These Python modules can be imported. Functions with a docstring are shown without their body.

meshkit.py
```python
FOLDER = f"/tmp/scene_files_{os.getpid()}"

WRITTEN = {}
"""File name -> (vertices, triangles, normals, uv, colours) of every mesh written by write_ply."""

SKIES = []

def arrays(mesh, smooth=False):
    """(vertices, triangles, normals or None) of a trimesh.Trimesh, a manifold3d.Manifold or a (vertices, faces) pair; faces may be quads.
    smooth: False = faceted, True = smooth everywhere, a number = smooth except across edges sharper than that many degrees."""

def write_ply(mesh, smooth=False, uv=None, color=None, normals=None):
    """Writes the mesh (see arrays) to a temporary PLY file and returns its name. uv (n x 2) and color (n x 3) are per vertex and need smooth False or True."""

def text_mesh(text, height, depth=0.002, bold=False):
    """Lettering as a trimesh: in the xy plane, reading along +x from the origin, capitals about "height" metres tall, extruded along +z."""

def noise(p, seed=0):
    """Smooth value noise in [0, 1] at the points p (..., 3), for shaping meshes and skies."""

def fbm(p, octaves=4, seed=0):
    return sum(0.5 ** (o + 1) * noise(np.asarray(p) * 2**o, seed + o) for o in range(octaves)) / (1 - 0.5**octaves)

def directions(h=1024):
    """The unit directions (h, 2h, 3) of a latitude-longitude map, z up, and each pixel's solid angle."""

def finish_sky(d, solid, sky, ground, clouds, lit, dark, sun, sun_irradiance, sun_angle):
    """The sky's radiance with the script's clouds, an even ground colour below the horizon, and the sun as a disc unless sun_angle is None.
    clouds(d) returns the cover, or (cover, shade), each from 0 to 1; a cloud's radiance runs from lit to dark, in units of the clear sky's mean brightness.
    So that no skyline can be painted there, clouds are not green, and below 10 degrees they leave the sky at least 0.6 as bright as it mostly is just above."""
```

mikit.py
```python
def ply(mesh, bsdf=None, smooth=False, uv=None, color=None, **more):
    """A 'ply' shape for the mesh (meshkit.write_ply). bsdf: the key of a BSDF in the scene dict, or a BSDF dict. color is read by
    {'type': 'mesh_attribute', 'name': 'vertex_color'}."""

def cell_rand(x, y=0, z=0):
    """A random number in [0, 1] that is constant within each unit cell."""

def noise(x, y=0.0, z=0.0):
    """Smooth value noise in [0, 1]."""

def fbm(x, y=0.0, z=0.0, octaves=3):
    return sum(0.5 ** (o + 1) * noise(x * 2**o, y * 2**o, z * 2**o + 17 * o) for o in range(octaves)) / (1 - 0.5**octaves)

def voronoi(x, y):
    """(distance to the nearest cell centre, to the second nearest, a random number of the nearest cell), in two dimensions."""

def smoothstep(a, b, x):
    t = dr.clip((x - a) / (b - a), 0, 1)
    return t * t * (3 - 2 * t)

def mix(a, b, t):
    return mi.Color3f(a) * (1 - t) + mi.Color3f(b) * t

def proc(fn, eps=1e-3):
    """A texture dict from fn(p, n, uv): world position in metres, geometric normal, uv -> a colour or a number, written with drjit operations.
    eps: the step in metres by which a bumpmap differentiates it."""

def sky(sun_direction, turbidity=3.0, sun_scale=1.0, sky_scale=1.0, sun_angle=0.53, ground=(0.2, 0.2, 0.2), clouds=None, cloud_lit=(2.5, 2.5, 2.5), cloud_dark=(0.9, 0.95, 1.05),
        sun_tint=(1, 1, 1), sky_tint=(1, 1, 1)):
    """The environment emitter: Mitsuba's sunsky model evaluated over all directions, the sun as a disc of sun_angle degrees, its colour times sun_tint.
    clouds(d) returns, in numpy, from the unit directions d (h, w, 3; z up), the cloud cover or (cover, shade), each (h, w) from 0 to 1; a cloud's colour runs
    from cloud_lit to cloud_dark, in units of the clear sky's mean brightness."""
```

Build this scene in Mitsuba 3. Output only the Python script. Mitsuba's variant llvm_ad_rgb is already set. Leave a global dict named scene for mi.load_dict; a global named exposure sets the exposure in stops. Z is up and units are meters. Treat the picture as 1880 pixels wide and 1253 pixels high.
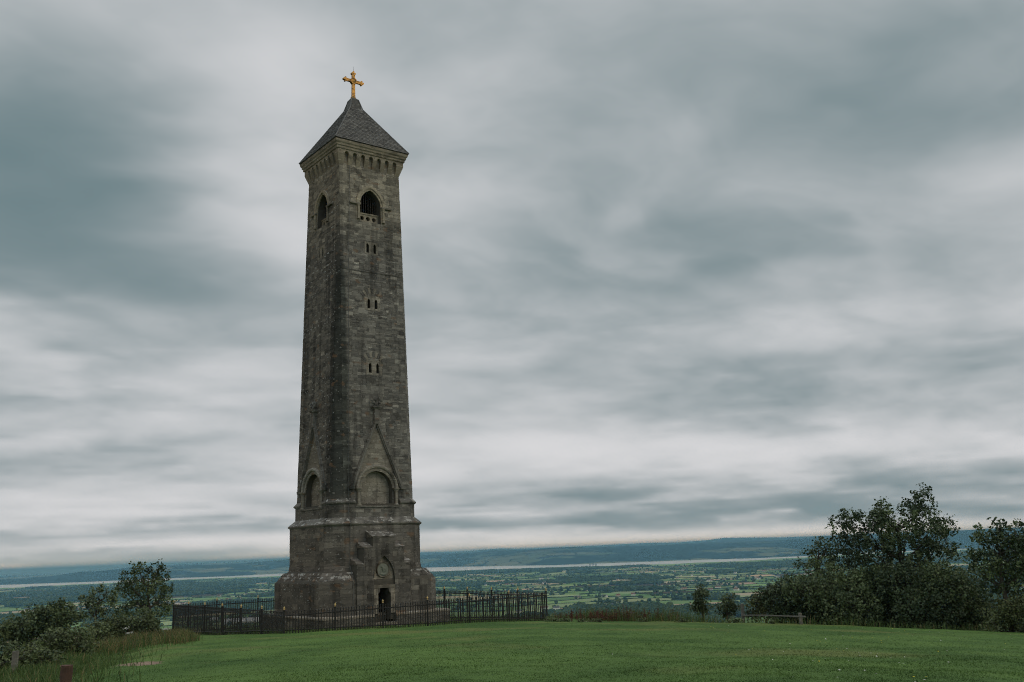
import math
import numpy as np
import drjit as dr
import trimesh
import manifold3d as m3
import mitsuba as mi
import mikit, meshkit
from mikit import ply, proc, noise, fbm, smoothstep, mix, cell_rand, voronoi
from shapely.geometry import Polygon, Point, LineString, box as sbox
from shapely import affinity
from shapely.ops import unary_union
from scipy.spatial import Voronoi

T = mi.ScalarTransform4f
scene, labels = {}, {}

# ------------------------------------------------------------------ camera, sky, exposure
CAM = np.array([0.0, -53.731, 4.172])
AZ, PITCH, ROLL, FPX = 9.572, 12.191, -2.243, 1759.42
_a, _p, _r = (math.radians(v) for v in (AZ, PITCH, ROLL))
_fwd = np.array([math.sin(_a) * math.cos(_p), math.cos(_a) * math.cos(_p), math.sin(_p)])
_right = np.array([math.cos(_a), -math.sin(_a), 0.0])
_up = np.cross(_right, _fwd)
_upr = _up * math.cos(_r) - _right * math.sin(_r)
scene['camera'] = {'type': 'perspective', 'fov_axis': 'x', 'fov': math.degrees(2 * math.atan(940 / FPX)), 'near_clip': 0.2, 'far_clip': 90000.0,
                   'to_world': T().look_at(origin=CAM.tolist(), target=(CAM + _fwd).tolist(), up=_upr.tolist()),
                   'medium': {'type': 'ref', 'id': 'haze_air'}}
exposure = 1.5

# broad cloud masses of this overcast: azimuth, elevation, half widths (degrees), shade (+ darker)
BLOBS = [(-18.17, 20.44, 5.54, 3.58, 0.5), (-19.54, 24.19, 3.58, 2.93, 0.25), (-12.47, 15.08, 6.84, 1.95, 0.35), (-11.28, 22.1, 3.91, 2.93, 0.1), (-4.35, 26.24, 4.23, 2.93, -0.35), (-6.19, 19.42, 3.26, 4.56, -0.25), (-2.94, 17.99, 1.95, 1.95, -0.15), (-18.73, 12.87, 4.23, 1.3, -0.35), (-15.13, 11.33, 6.51, 1.3, 0.12), (24.47, 17.44, 7.49, 3.58, 0.22), (22.68, 15.57, 7.17, 1.14, 0.2), (35.32, 21.21, 6.19, 1.95, 0.3), (38.48, 27.01, 8.14, 1.95, 0.15), (16.06, 29.68, 8.14, 2.61, 0.05), (10.33, 22.05, 4.89, 1.95, -0.12), (31.98, 13.39, 2.93, 1.95, -0.12), (38.46, 17.8, 2.93, 1.3, -0.2), (14.96, 13.28, 10.42, 1.63, -0.22), (25.86, 9.26, 4.23, 0.72, 0.3), (17.92, 8.41, 9.77, 0.98, 0.05), (11.25, 5.36, 8.14, 1.37, -0.5), (22.37, 4.8, 6.51, 0.98, -0.3), (31.26, 4.82, 8.47, 1.24, -0.42), (4.73, 3.52, 3.91, 0.98, -0.1), (20.58, 1.78, 19.54, 1.04, 0.3), (33.72, 2.44, 6.51, 1.14, 0.2), (-15.48, 7.62, 4.89, 1.3, -0.25), (-9.86, 8.14, 4.23, 0.98, -0.15), (-14.83, 5.72, 6.51, 0.98, 0.15), (-2.22, 4.67, 3.91, 1.3, -0.35), (-9.93, 10.29, 6.51, 0.98, 0.1), (-17.6, 3.34, 2.93, 0.42, -0.4), (-9.95, 2.49, 7.17, 0.23, -0.4), (-14.64, 1.94, 6.51, 0.33, 0.2), (-4.63, 1.03, 4.56, 0.29, -0.6), (-11.87, 0.93, 4.56, 0.16, -0.5), (-16.93, 0.88, 6.51, 0.39, 0.15), (6.25, 0.48, 5.86, 0.23, -0.35), (14.83, 0.24, 5.21, 0.16, -0.4), (21.98, 0.21, 4.89, 0.16, -0.35), (29.35, 0.38, 8.14, 0.2, -0.3), (34.28, 0.54, 4.89, 0.33, -0.1)]


def clouds(d):
    el = np.degrees(np.arcsin(np.clip(d[..., 2], -1, 1)))
    az = np.degrees(np.arctan2(d[..., 0], d[..., 1]))
    den = d[..., 2] + 0.15
    ca, sa = math.cos(0.30), math.sin(0.30)
    x, y = d[..., 0] / den, d[..., 1] / den
    q = np.stack([x * ca + y * sa, -x * sa + y * ca, np.zeros_like(den)], -1)
    F = lambda f, o, sd, w=(0.75, 1.0): meshkit.fbm(q * np.array([w[0] * f, w[1] * f, 1.0]) + sd * 1.37, o, sd) - 0.5
    w, w2 = F(1.3, 5, 3), F(1.3, 5, 9)
    v, v2 = F(4.5, 4, 13), F(4.5, 4, 19)
    wz = np.clip(el / 12, 0.03, 1)
    azw, elw = az + 9.0 * w + 3.5 * v, el + (8.0 * w2 + 3.0 * v2) * wz
    s = np.full(el.shape, 0.505)
    for a, e, sa_, se, k in BLOBS:
        da = (azw - a + 180) % 360 - 180
        s += k * np.exp(-0.5 * (da / sa_) ** 2 - 0.5 * ((elw - e) / se) ** 2)
    q = q + np.stack([w + 0.35 * v, w2 + 0.35 * v2, 0 * w], -1) * 0.5
    fade = np.clip(el / 5, 0.25, 1)
    n1, n2, n3 = F(0.95, 5, 21), F(2.6, 6, 33), F(7.0, 5, 45)
    # lumps: rounded bright crowns with firm lower edges
    lump = np.abs(F(1.7, 6, 57))
    edge = np.tanh(6.0 * F(1.5, 6, 83))
    s += 0.85 * n1 + 0.75 * n2 + 0.50 * n3 * fade + 0.80 * (0.10 - np.minimum(lump, 0.22)) + 0.10 * edge * fade
    low = np.clip(1 - el / 6, 0, 1)      # thin breaks low over the horizon
    s -= 0.55 * low * np.clip(meshkit.fbm(np.stack([azw * 0.14, el * 1.7, 0 * az], -1) + 5.5, 5, 71) - 0.50, 0, 1) * 5
    s -= 0.22 * np.exp(-np.clip(el, 0, 90) / 0.8)
    s = 0.5 + 0.5 * np.tanh((s - 0.5) * 1.9)
    return np.ones_like(s), s


scene['sky'] = mikit.sky((0.62, -0.55, 0.56), turbidity=4, sun_scale=0.1, sky_scale=1.0, sun_angle=30, ground=(0.06, 0.08, 0.05), clouds=clouds,
                         cloud_lit=(2.80, 2.80, 2.86), cloud_dark=(0.56, 0.85, 0.93))

# ------------------------------------------------------------------ helpers
YAW = math.radians(27.927)
ROT = np.array([[math.cos(YAW), -math.sin(YAW), 0], [math.sin(YAW), math.cos(YAW), 0], [0, 0, 1]])


def tm(mesh):
    if hasattr(mesh, 'to_mesh'):
        m = mesh.to_mesh()
        return trimesh.Trimesh(np.array(m.vert_properties[:, :3]), np.array(m.tri_verts), process=False)
    if isinstance(mesh, (tuple, list)):
        v, f = np.asarray(mesh[0], float), np.asarray(mesh[1], int)
        if f.shape[1] == 4:
            f = np.vstack([f[:, [0, 1, 2]], f[:, [0, 2, 3]]])
        return trimesh.Trimesh(v, f, process=False)
    return mesh


def cat(ms):
    ms = [tm(m) for m in ms]
    at, vs, fs = 0, [], []
    for m in ms:
        vs.append(np.asarray(m.vertices)); fs.append(np.asarray(m.faces) + at); at += len(m.vertices)
    return trimesh.Trimesh(np.vstack(vs), np.vstack(fs), process=False)


def put(key, mesh, bsdf, smooth=False, rot=False, uv=None, kind=None, **lab):
    mesh = tm(mesh)
    v = np.asarray(mesh.vertices, float)
    if rot:
        v = v @ ROT.T
    if uv is not None:
        uv = np.asarray(uv, float)
        if uv.ndim == 1:
            uv = np.tile(uv, (len(v), 1))
    if uv is not None and smooth not in (False, True):
        smooth = False
    scene[key] = ply(trimesh.Trimesh(v, np.asarray(mesh.faces), process=False), bsdf, smooth=smooth, uv=uv)
    if kind:
        lab['kind'] = kind
    if lab:
        labels[key] = lab
    return key


def tag(key, label, category, group=None):
    labels[key] = {'label': label, 'category': category}
    if group:
        labels[key]['group'] = group


_n = {}


def nn(stem):
    _n[stem] = _n.get(stem, -1) + 1
    return stem if _n[stem] == 0 else f'{stem}_{_n[stem]:03d}'


def man(mesh):
    mesh = tm(mesh)
    return m3.Manifold(m3.Mesh(np.asarray(mesh.vertices, np.float32), np.asarray(mesh.faces, np.uint32)))


def tube(points, radii, sides=6, cap=True):
    p = np.asarray(points, float)
    radii = np.broadcast_to(radii, (len(p),)).astype(float)
    t = np.gradient(p, axis=0)
    t /= np.linalg.norm(t, axis=1, keepdims=True) + 1e-12
    ref = np.array([0, 0, 1.0]) if np.abs(t[:, 2]).mean() < 0.8 else np.array([1.0, 0, 0])
    a = np.cross(t, ref); a /= np.linalg.norm(a, axis=1, keepdims=True) + 1e-12
    b = np.cross(t, a)
    g = np.arange(sides) * 2 * math.pi / sides
    v = p[:, None] + radii[:, None, None] * (np.cos(g)[None, :, None] * a[:, None] + np.sin(g)[None, :, None] * b[:, None])
    i, j = np.meshgrid(np.arange(len(p) - 1), np.arange(sides), indexing='ij')
    q = np.stack([i * sides + j, (i + 1) * sides + j, (i + 1) * sides + (j + 1) % sides, i * sides + (j + 1) % sides], -1).reshape(-1, 4)
    f = np.vstack([q[:, [0, 1, 2]], q[:, [0, 2, 3]]])
    v = v.reshape(-1, 3)
    if cap:
        n0 = len(v)
        v = np.vstack([v, p[0], p[-1]])
        k = np.arange(sides); L = (len(p) - 1) * sides
        f = np.vstack([f, np.stack([k * 0 + n0, k, (k + 1) % sides], 1), np.stack([k * 0 + n0 + 1, L + (k + 1) % sides, L + k], 1)])
    return trimesh.Trimesh(v, f, process=False)


def lathe(profile, sides=12, at=(0, 0, 0)):
    """profile: list of (radius, z)"""
    pr = np.asarray(profile, float)
    g = np.arange(sides) * 2 * math.pi / sides
    v = np.stack([pr[:, None, 0] * np.cos(g), pr[:, None, 0] * np.sin(g), np.repeat(pr[:, 1:2], sides, 1)], -1).reshape(-1, 3) + np.asarray(at, float)
    i, j = np.meshgrid(np.arange(len(pr) - 1), np.arange(sides), indexing='ij')
    q = np.stack([i * sides + j, i * sides + (j + 1) % sides, (i + 1) * sides + (j + 1) % sides, (i + 1) * sides + j], -1).reshape(-1, 4)
    return tm((v, q))


def boxm(lo, hi):
    lo, hi = np.asarray(lo, float), np.asarray(hi, float)
    m = trimesh.creation.box(hi - lo)
    m.apply_translation((lo + hi) / 2)
    return m


def unit(v):
    v = np.asarray(v, float)
    return v / (np.linalg.norm(v, axis=-1, keepdims=True) + 1e-12)

# ------------------------------------------------------------------ materials
CY, SY = math.cos(YAW), math.sin(YAW)


def _loc(p):
    return p.x * CY + p.y * SY, -p.x * SY + p.y * CY


def stone_col(p, n, uv):
    a, b = _loc(p)
    na, nb = n.x * CY + n.y * SY, -n.x * SY + n.y * CY
    t = uv.x
    c = mix((0.122, 0.118, 0.107), (0.325, 0.310, 0.272), t * t * 0.6 + t * 0.4)
    # pale dressed stone (uv.y > .5)
    c = dr.select(uv.y > 0.5, mix((0.15, 0.139, 0.117), (0.33, 0.305, 0.252), t), c)
    c = c * dr.select(uv.y > 0.95, 1.45, 1.0)
    g1 = fbm(a * 1.1, b * 1.1, p.z * 0.8, 3)
    g2 = fbm(a * 8, b * 8, p.z * 15, 4)
    c = c * (0.58 + 0.55 * g1 + 0.6 * g2)
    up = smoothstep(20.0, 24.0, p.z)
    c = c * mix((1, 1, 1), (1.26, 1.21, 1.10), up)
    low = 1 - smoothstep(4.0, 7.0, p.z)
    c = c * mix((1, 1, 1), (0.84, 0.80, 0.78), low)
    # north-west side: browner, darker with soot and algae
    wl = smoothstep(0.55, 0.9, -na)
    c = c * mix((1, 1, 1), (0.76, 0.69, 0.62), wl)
    # dark algae running down the chamfered corner
    edge = -a - b - 2.0 * (2.49 - 0.0303 * (p.z - 6.85)) + 0.95 - 0.042 * (p.z - 6.85) + 0.25 * (g1 - 0.5)
    wc = smoothstep(-0.12, 0.10, edge) * smoothstep(-0.2, 0.2, -nb) * (1 - smoothstep(18.5, 21.5, p.z)) * smoothstep(6.7, 7.4, p.z)
    c = c * mix((1, 1, 1), (0.40, 0.44, 0.44), wc)
    # vertical run-off streaks
    st = fbm((a - b) * 2.6, p.z * 0.14, 3.0, 3)
    c = c * (1.0 - 0.40 * smoothstep(0.50, 0.72, st) * (1 - 0.5 * up))
    dash = smoothstep(0.66, 0.74, fbm(a * 4.2 + 7, b * 4.2, p.z * 15, 3))
    c = c * (1 + 0.55 * dash)
    dk = smoothstep(0.56, 0.70, fbm(a * 2.2 + 17, b * 2.2, p.z * 2.6, 4))
    c = c * (1 - 0.38 * dk)
    # lichen: white on weathered ledges, specks elsewhere
    lf = fbm(a * 5.5 + 3, b * 5.5, p.z * 5.5, 3)
    bits = noise(a * 10, b * 10, p.z * 10)
    flat = smoothstep(0.30, 0.6, n.z)
    lich = smoothstep(0.60, 0.68, lf) * flat * 0.75 + smoothstep(0.84, 0.88, bits) * (0.42 * wl + 0.24 + 0.5 * flat)
    c = mix(c, (0.52, 0.51, 0.47), dr.clip(lich, 0, 0.8))
    orange = smoothstep(0.70, 0.76, fbm(a * 2.1 + 31, b * 2.1, p.z * 3.3, 3))
    c = mix(c, (0.26, 0.15, 0.08), orange * 0.45)
    return c


def stone_bump(p, n, uv):
    return fbm(p.x * 14, p.y * 14, p.z * 14, 3)


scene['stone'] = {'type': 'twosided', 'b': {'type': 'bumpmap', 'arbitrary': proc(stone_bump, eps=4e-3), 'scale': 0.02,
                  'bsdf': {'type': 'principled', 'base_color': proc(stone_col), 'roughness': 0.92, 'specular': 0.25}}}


def mortar_col(p, n, uv):
    return mix((0.085, 0.078, 0.066), (0.15, 0.138, 0.112), fbm(p.x * 4, p.y * 4, p.z * 5, 3))


scene['mortar'] = {'type': 'twosided', 'b': {'type': 'diffuse', 'reflectance': proc(mortar_col)}}


def slate_col(p, n, uv):
    a, b = _loc(p)
    c = mix((0.085, 0.084, 0.078), (0.185, 0.18, 0.165), uv.x)
    c = c * (0.7 + 0.55 * fbm(a * 1.3, b * 1.3, p.z * 1.3, 3))
    c = mix(c, (0.30, 0.30, 0.27), 0.55 * smoothstep(0.58, 0.70, fbm(a * 5, b * 5, p.z * 5, 3)) * smoothstep(-0.2, 0.4, noise(a * 0.9, b * 0.9, p.z * 0.8) - 0.3))
    return c


scene['slate'] = {'type': 'twosided', 'b': {'type': 'principled', 'base_color': proc(slate_col), 'roughness': 0.7, 'specular': 0.4}}
scene['gold'] = {'type': 'twosided', 'b': {'type': 'principled', 'base_color': proc(lambda p, n, uv: mix((0.47, 0.26, 0.07), (0.17, 0.10, 0.04), smoothstep(0.45, 0.7, fbm(p.x * 9, p.y * 9, p.z * 9, 3)))), 'metallic': 0.75, 'roughness': 0.38}}
scene['gilt_finial'] = {'type': 'twosided', 'b': {'type': 'principled', 'base_color': {'type': 'rgb', 'value': [0.55, 0.40, 0.17]}, 'metallic': 0.8, 'roughness': 0.3}}
scene['iron'] = {'type': 'twosided', 'b': {'type': 'principled', 'base_color': proc(lambda p, n, uv: mix((0.012, 0.012, 0.012), (0.035, 0.03, 0.026), fbm(p.x * 8, p.y * 8, p.z * 8, 2))), 'roughness': 0.5, 'specular': 0.5}}
scene['dark_wood'] = {'type': 'twosided', 'b': {'type': 'diffuse', 'reflectance': {'type': 'rgb', 'value': [0.02, 0.018, 0.015]}}}
scene['bronze'] = {'type': 'twosided', 'b': {'type': 'principled', 'base_color': proc(lambda p, n, uv: mix((0.17, 0.19, 0.15), (0.28, 0.29, 0.24), fbm(p.x * 11, p.y * 11, p.z * 11, 3))), 'metallic': 0.3, 'roughness': 0.6}}
scene['lead'] = {'type': 'twosided', 'b': {'type': 'principled', 'base_color': proc(lambda p, n, uv: mix((0.12, 0.12, 0.115), (0.22, 0.22, 0.21), fbm(p.x * 5, p.y * 5, p.z * 5, 3))), 'roughness': 0.6, 'specular': 0.4}}


def wood_col(p, n, uv):
    g = fbm(p.x * 6, p.y * 6, p.z * 25, 3)
    return mix((0.095, 0.09, 0.075), (0.25, 0.235, 0.20), g)


scene['weathered_wood'] = {'type': 'twosided', 'b': {'type': 'principled', 'base_color': proc(wood_col), 'roughness': 0.9}}
scene['rusty_wood'] = {'type': 'twosided', 'b': {'type': 'principled', 'base_color': proc(lambda p, n, uv: mix((0.06, 0.035, 0.026), (0.12, 0.065, 0.046), fbm(p.x * 9, p.y * 9, p.z * 30, 3))), 'roughness': 0.9}}
scene['bark'] = {'type': 'twosided', 'b': {'type': 'diffuse', 'reflectance': proc(lambda p, n, uv: mix((0.045, 0.038, 0.03), (0.12, 0.105, 0.085), fbm(p.x * 12, p.y * 12, p.z * 5, 3)))}}


def leaf_col(p, n, uv):
    c = mix((0.042, 0.072, 0.034), (0.165, 0.225, 0.092), uv.x)
    return mix(c, mix((0.055, 0.050, 0.014), (0.14, 0.125, 0.04), uv.x), uv.y)


scene['leaf'] = {'type': 'twosided', 'b': {'type': 'principled', 'base_color': proc(leaf_col), 'roughness': 0.5, 'specular': 0.45}}


def straw_col(p, n, uv):
    # uv.y: 0 green blade, .5 straw, 1 red-brown dock seed
    g = mix((0.050, 0.095, 0.028), (0.125, 0.185, 0.055), uv.x)
    s = mix((0.17, 0.135, 0.06), (0.33, 0.26, 0.13), uv.x)
    d = mix((0.085, 0.032, 0.022), (0.17, 0.065, 0.04), uv.x)
    return dr.select(uv.y < 0.25, g, dr.select(uv.y < 0.75, s, d))


scene['grass_blade'] = {'type': 'twosided', 'b': {'type': 'principled', 'base_color': proc(straw_col), 'roughness': 0.6, 'specular': 0.25}}
scene['petal'] = {'type': 'twosided', 'b': {'type': 'diffuse', 'reflectance': proc(lambda p, n, uv: mix((0.75, 0.75, 0.7), (0.75, 0.62, 0.08), uv.x))}}


def lawn_patch(x, y):
    big = fbm(x * 0.16 + 5, y * 0.11, 1.7, 4)
    mid = fbm(x * 0.8, y * 0.5, 7.1, 3)
    return big, mid


def lawn_col(p, n, uv):
    big, mid = lawn_patch(p.x, p.y)
    c = mix((0.050, 0.104, 0.024), (0.098, 0.172, 0.042), smoothstep(0.30, 0.68, 0.55 * big + 0.45 * mid))
    c = mix(c, (0.14, 0.165, 0.052), 0.7 * smoothstep(0.50, 0.70, fbm(p.x * 0.33 + 9, p.y * 0.25, 2.2, 4)))
    f1 = fbm(p.x * 7, p.y * 7, 3.0, 3)
    f2 = noise(p.x * 38, p.y * 38, 1.0)
    c = c * (0.78 + 0.36 * f1 + 0.10 * f2)
    # bare trodden earth, left of the lawn, and the worn step beside it
    ex, ey = (p.x + 4.85) * 0.84 + (p.y + 30.0) * 0.22, (p.y + 30.0) * 0.84 - (p.x + 4.85) * 0.22
    r = dr.sqrt(dr.square(ex / 0.45) + dr.square(ey / 0.95)) + 0.9 * (fbm(p.x * 3, p.y * 3, 5.0, 3) - 0.5)
    c = mix(mix((0.15, 0.105, 0.075), (0.34, 0.25, 0.19), f1), c, smoothstep(0.75, 1.0, r))
    return c


scene['lawn_blade'] = {'type': 'twosided', 'b': {'type': 'principled', 'base_color': proc(lambda p, n, uv: lawn_col(p, n, uv) * (1.10 + 0.36 * uv.x)), 'roughness': 0.6, 'specular': 0.3}}
scene['lawn_grass'] = {'type': 'twosided', 'b': {'type': 'bumpmap', 'arbitrary': proc(lambda p, n, uv: fbm(p.x * 9, p.y * 9, 2.0, 4), eps=0.015), 'scale': 0.022,
                       'bsdf': {'type': 'principled', 'base_color': proc(lawn_col), 'roughness': 0.85, 'specular': 0.2}}}


def hillside_col(p, n, uv):
    m = fbm(p.x * 0.25, p.y * 0.25, 1.0, 4)
    c = mix((0.040, 0.070, 0.020), (0.105, 0.110, 0.040), smoothstep(0.3, 0.7, m))
    return c * (0.6 + 0.8 * fbm(p.x * 5, p.y * 5, p.z * 5, 3))


scene['rough_grass'] = {'type': 'twosided', 'b': {'type': 'diffuse', 'reflectance': proc(hillside_col)}}
scene['fields'] = {'type': 'twosided', 'b': {'type': 'diffuse', 'reflectance': {'type': 'mesh_attribute', 'name': 'vertex_color'}}}


def vtree_col(p, n, uv):
    return mix((0.030, 0.055, 0.027), (0.090, 0.130, 0.055), uv.x) * (0.6 + 0.8 * noise(p.x * 0.22, p.y * 0.22, p.z * 0.3))


scene['valley_leaf'] = {'type': 'twosided', 'b': {'type': 'diffuse', 'reflectance': proc(vtree_col)}}


def hill_col(p, n, uv):
    w = fbm(p.x * 0.0011, p.y * 0.0011, 3.0, 4)
    c = mix((0.012, 0.022, 0.014), (0.032, 0.045, 0.024), fbm(p.x * 0.01, p.y * 0.01, 1.0, 3))
    d1, d2, k = voronoi(p.x * 0.0026, p.y * 0.0026)
    fld = mix((0.06, 0.10, 0.04), (0.20, 0.19, 0.10), k)
    open_ = smoothstep(0.54, 0.62, w) * dr.select(k > 0.25, 1.0, 0.0) * smoothstep(0.04, 0.07, d2 - d1) * (1 - 0.7 * smoothstep(-120.0, -20.0, p.z))
    return mix(c, fld, open_)


scene['hill_land'] = {'type': 'twosided', 'b': {'type': 'diffuse', 'reflectance': proc(hill_col)}}
scene['river_water'] = {'type': 'twosided', 'b': {'type': 'principled', 'base_color': {'type': 'rgb', 'value': [0.34, 0.34, 0.33]}, 'roughness': 0.22, 'specular': 0.6}}
for k_, c_ in dict(white_wall=(0.74, 0.72, 0.67), cream_wall=(0.55, 0.48, 0.36), tile_roof=(0.22, 0.12, 0.085), slate_roof=(0.16, 0.16, 0.165), white_roof=(0.8, 0.81, 0.82), pale_metal=(0.75, 0.75, 0.75), dark_post=(0.05, 0.05, 0.05)).items():
    scene[k_] = {'type': 'twosided', 'b': {'type': 'diffuse', 'reflectance': {'type': 'rgb', 'value': list(c_)}}}

# ------------------------------------------------------------------ ground
CREST = Polygon([(-9.5, -62), (-7.3, -40), (-7.2, -33), (-8.6, -24), (-10.6, -10), (-12.3, 2), (-9, 12), (3, 15), (11.5, 5), (12.5, -4), (15.5, -8.5), (19.5, -11.5), (27, -15.5), (40, -22), (52, -55), (40, -85), (-4, -85)])
import shapely
shapely.prepare(CREST)
_ring = CREST.exterior


def crest_out(x, y):
    """distance outside the hilltop's rim (0 inside)"""
    pts = shapely.points(np.ravel(x), np.ravel(y))
    d = shapely.distance(CREST, pts)
    return d.reshape(np.shape(x))


def hill_z(x, y):
    dx, dy = x - CAM[0], y - CAM[1]
    d = np.hypot(dx, dy)
    az = np.degrees(np.arctan2(dx, dy))
    sp = lambda v, k: np.log1p(np.exp(np.clip(v * k, -40, 40))) / k
    z = 2.64 - 0.0505 * np.minimum(sp(d - 10.5, 0.4), 58 + 0 * d)
    z = z - 0.0009 * np.clip(sp(az - 10, 0.25), 0, 40) * np.clip(d - 10, 0, 45) * np.where(np.abs(az) < 120, 1, 0)
    return z


def valley_drop(R):
    return 44 * (1 - np.exp(-np.maximum(R - 300, 0) / 2500.0))


def ground_z(x, y, s=None, fine=True):
    x, y = np.asarray(x, float), np.asarray(y, float)
    s = crest_out(x, y) if s is None else s
    D = 150 * (1 - np.exp(-0.42 * (np.sqrt(s * s + 25) - 5) / 150.0))
    R = np.hypot(x, y)
    z = hill_z(x, y) - D - valley_drop(R) - 3.5 * np.clip((R - 900) / 300, 0, 1)
    if fine:
        P = np.stack([x, y, np.zeros_like(x)], -1)
        k = np.clip(1 - s / 60, 0, 1)
        z = z + k * (0.10 * (meshkit.fbm(P * 0.33, 3, 4) - 0.5) + 0.05 * (meshkit.fbm(P * 1.3, 2, 8) - 0.5))
        # the worn step along the left edge of the lawn
        e = (x + 6.3) * 0.98 + (y + 24) * 0.17 + 0.5 * np.sin(y * 0.35)
        z = z - k * 0.16 * (0.5 - 0.5 * np.tanh(e / 0.25)) * np.clip((y + 46) / 8, 0, 1) * np.clip((-6 - y) / 6, 0, 1)
    return z


def vfloor_z(x, y):
    R = np.hypot(x, y)
    P = np.stack([x, y, np.zeros_like(x)], -1)
    return -147 - valley_drop(R) + 9 * (meshkit.fbm(P / 900.0, 3, 5) - 0.5) * np.clip((9000 - R) / 3000, 0.1, 1)


def warped(lo, hi, step, far, grow=1.16):
    core = np.arange(lo, hi + step / 2, step)
    out, s, v = [], step, hi
    while v < far:
        s *= grow; v += s; out.append(v)
    inn, s, v = [], step, lo
    while v > -far:
        s *= grow; v -= s; inn.append(v)
    return np.concatenate([inn[::-1], core, out])


gx, gy = warped(-22, 44, 0.42, 24500), warped(-56, 24, 0.42, 24500)
GX, GY = np.meshgrid(gx, gy)
GS = crest_out(GX, GY)
GZ = ground_z(GX, GY, GS)
gv = np.stack([GX, GY, GZ], -1).reshape(-1, 3)
ii, jj = np.meshgrid(np.arange(len(gy) - 1), np.arange(len(gx) - 1), indexing='ij')
w_ = len(gx)
q_ = np.stack([ii * w_ + jj, ii * w_ + jj + 1, (ii + 1) * w_ + jj + 1, (ii + 1) * w_ + jj], -1).reshape(-1, 4)
on_top = (GS.reshape(-1)[q_] < 0.8).all(1)


def sub(q):
    idx, inv = np.unique(q, return_inverse=True)
    return tm((gv[idx], inv.reshape(q.shape)))


put('lawn', sub(q_[on_top]), 'lawn_grass', smooth=True, kind='structure', label='mown green hilltop lawn sloping down to the monument')
put('hillside', sub(q_[~on_top]), 'rough_grass', smooth=True, kind='structure', label='steep grassy hillside falling away behind the lawn')


def polar(azd, r):
    a = np.radians(azd)
    return CAM[0] + r * np.sin(a), CAM[1] + r * np.cos(a)


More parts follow.
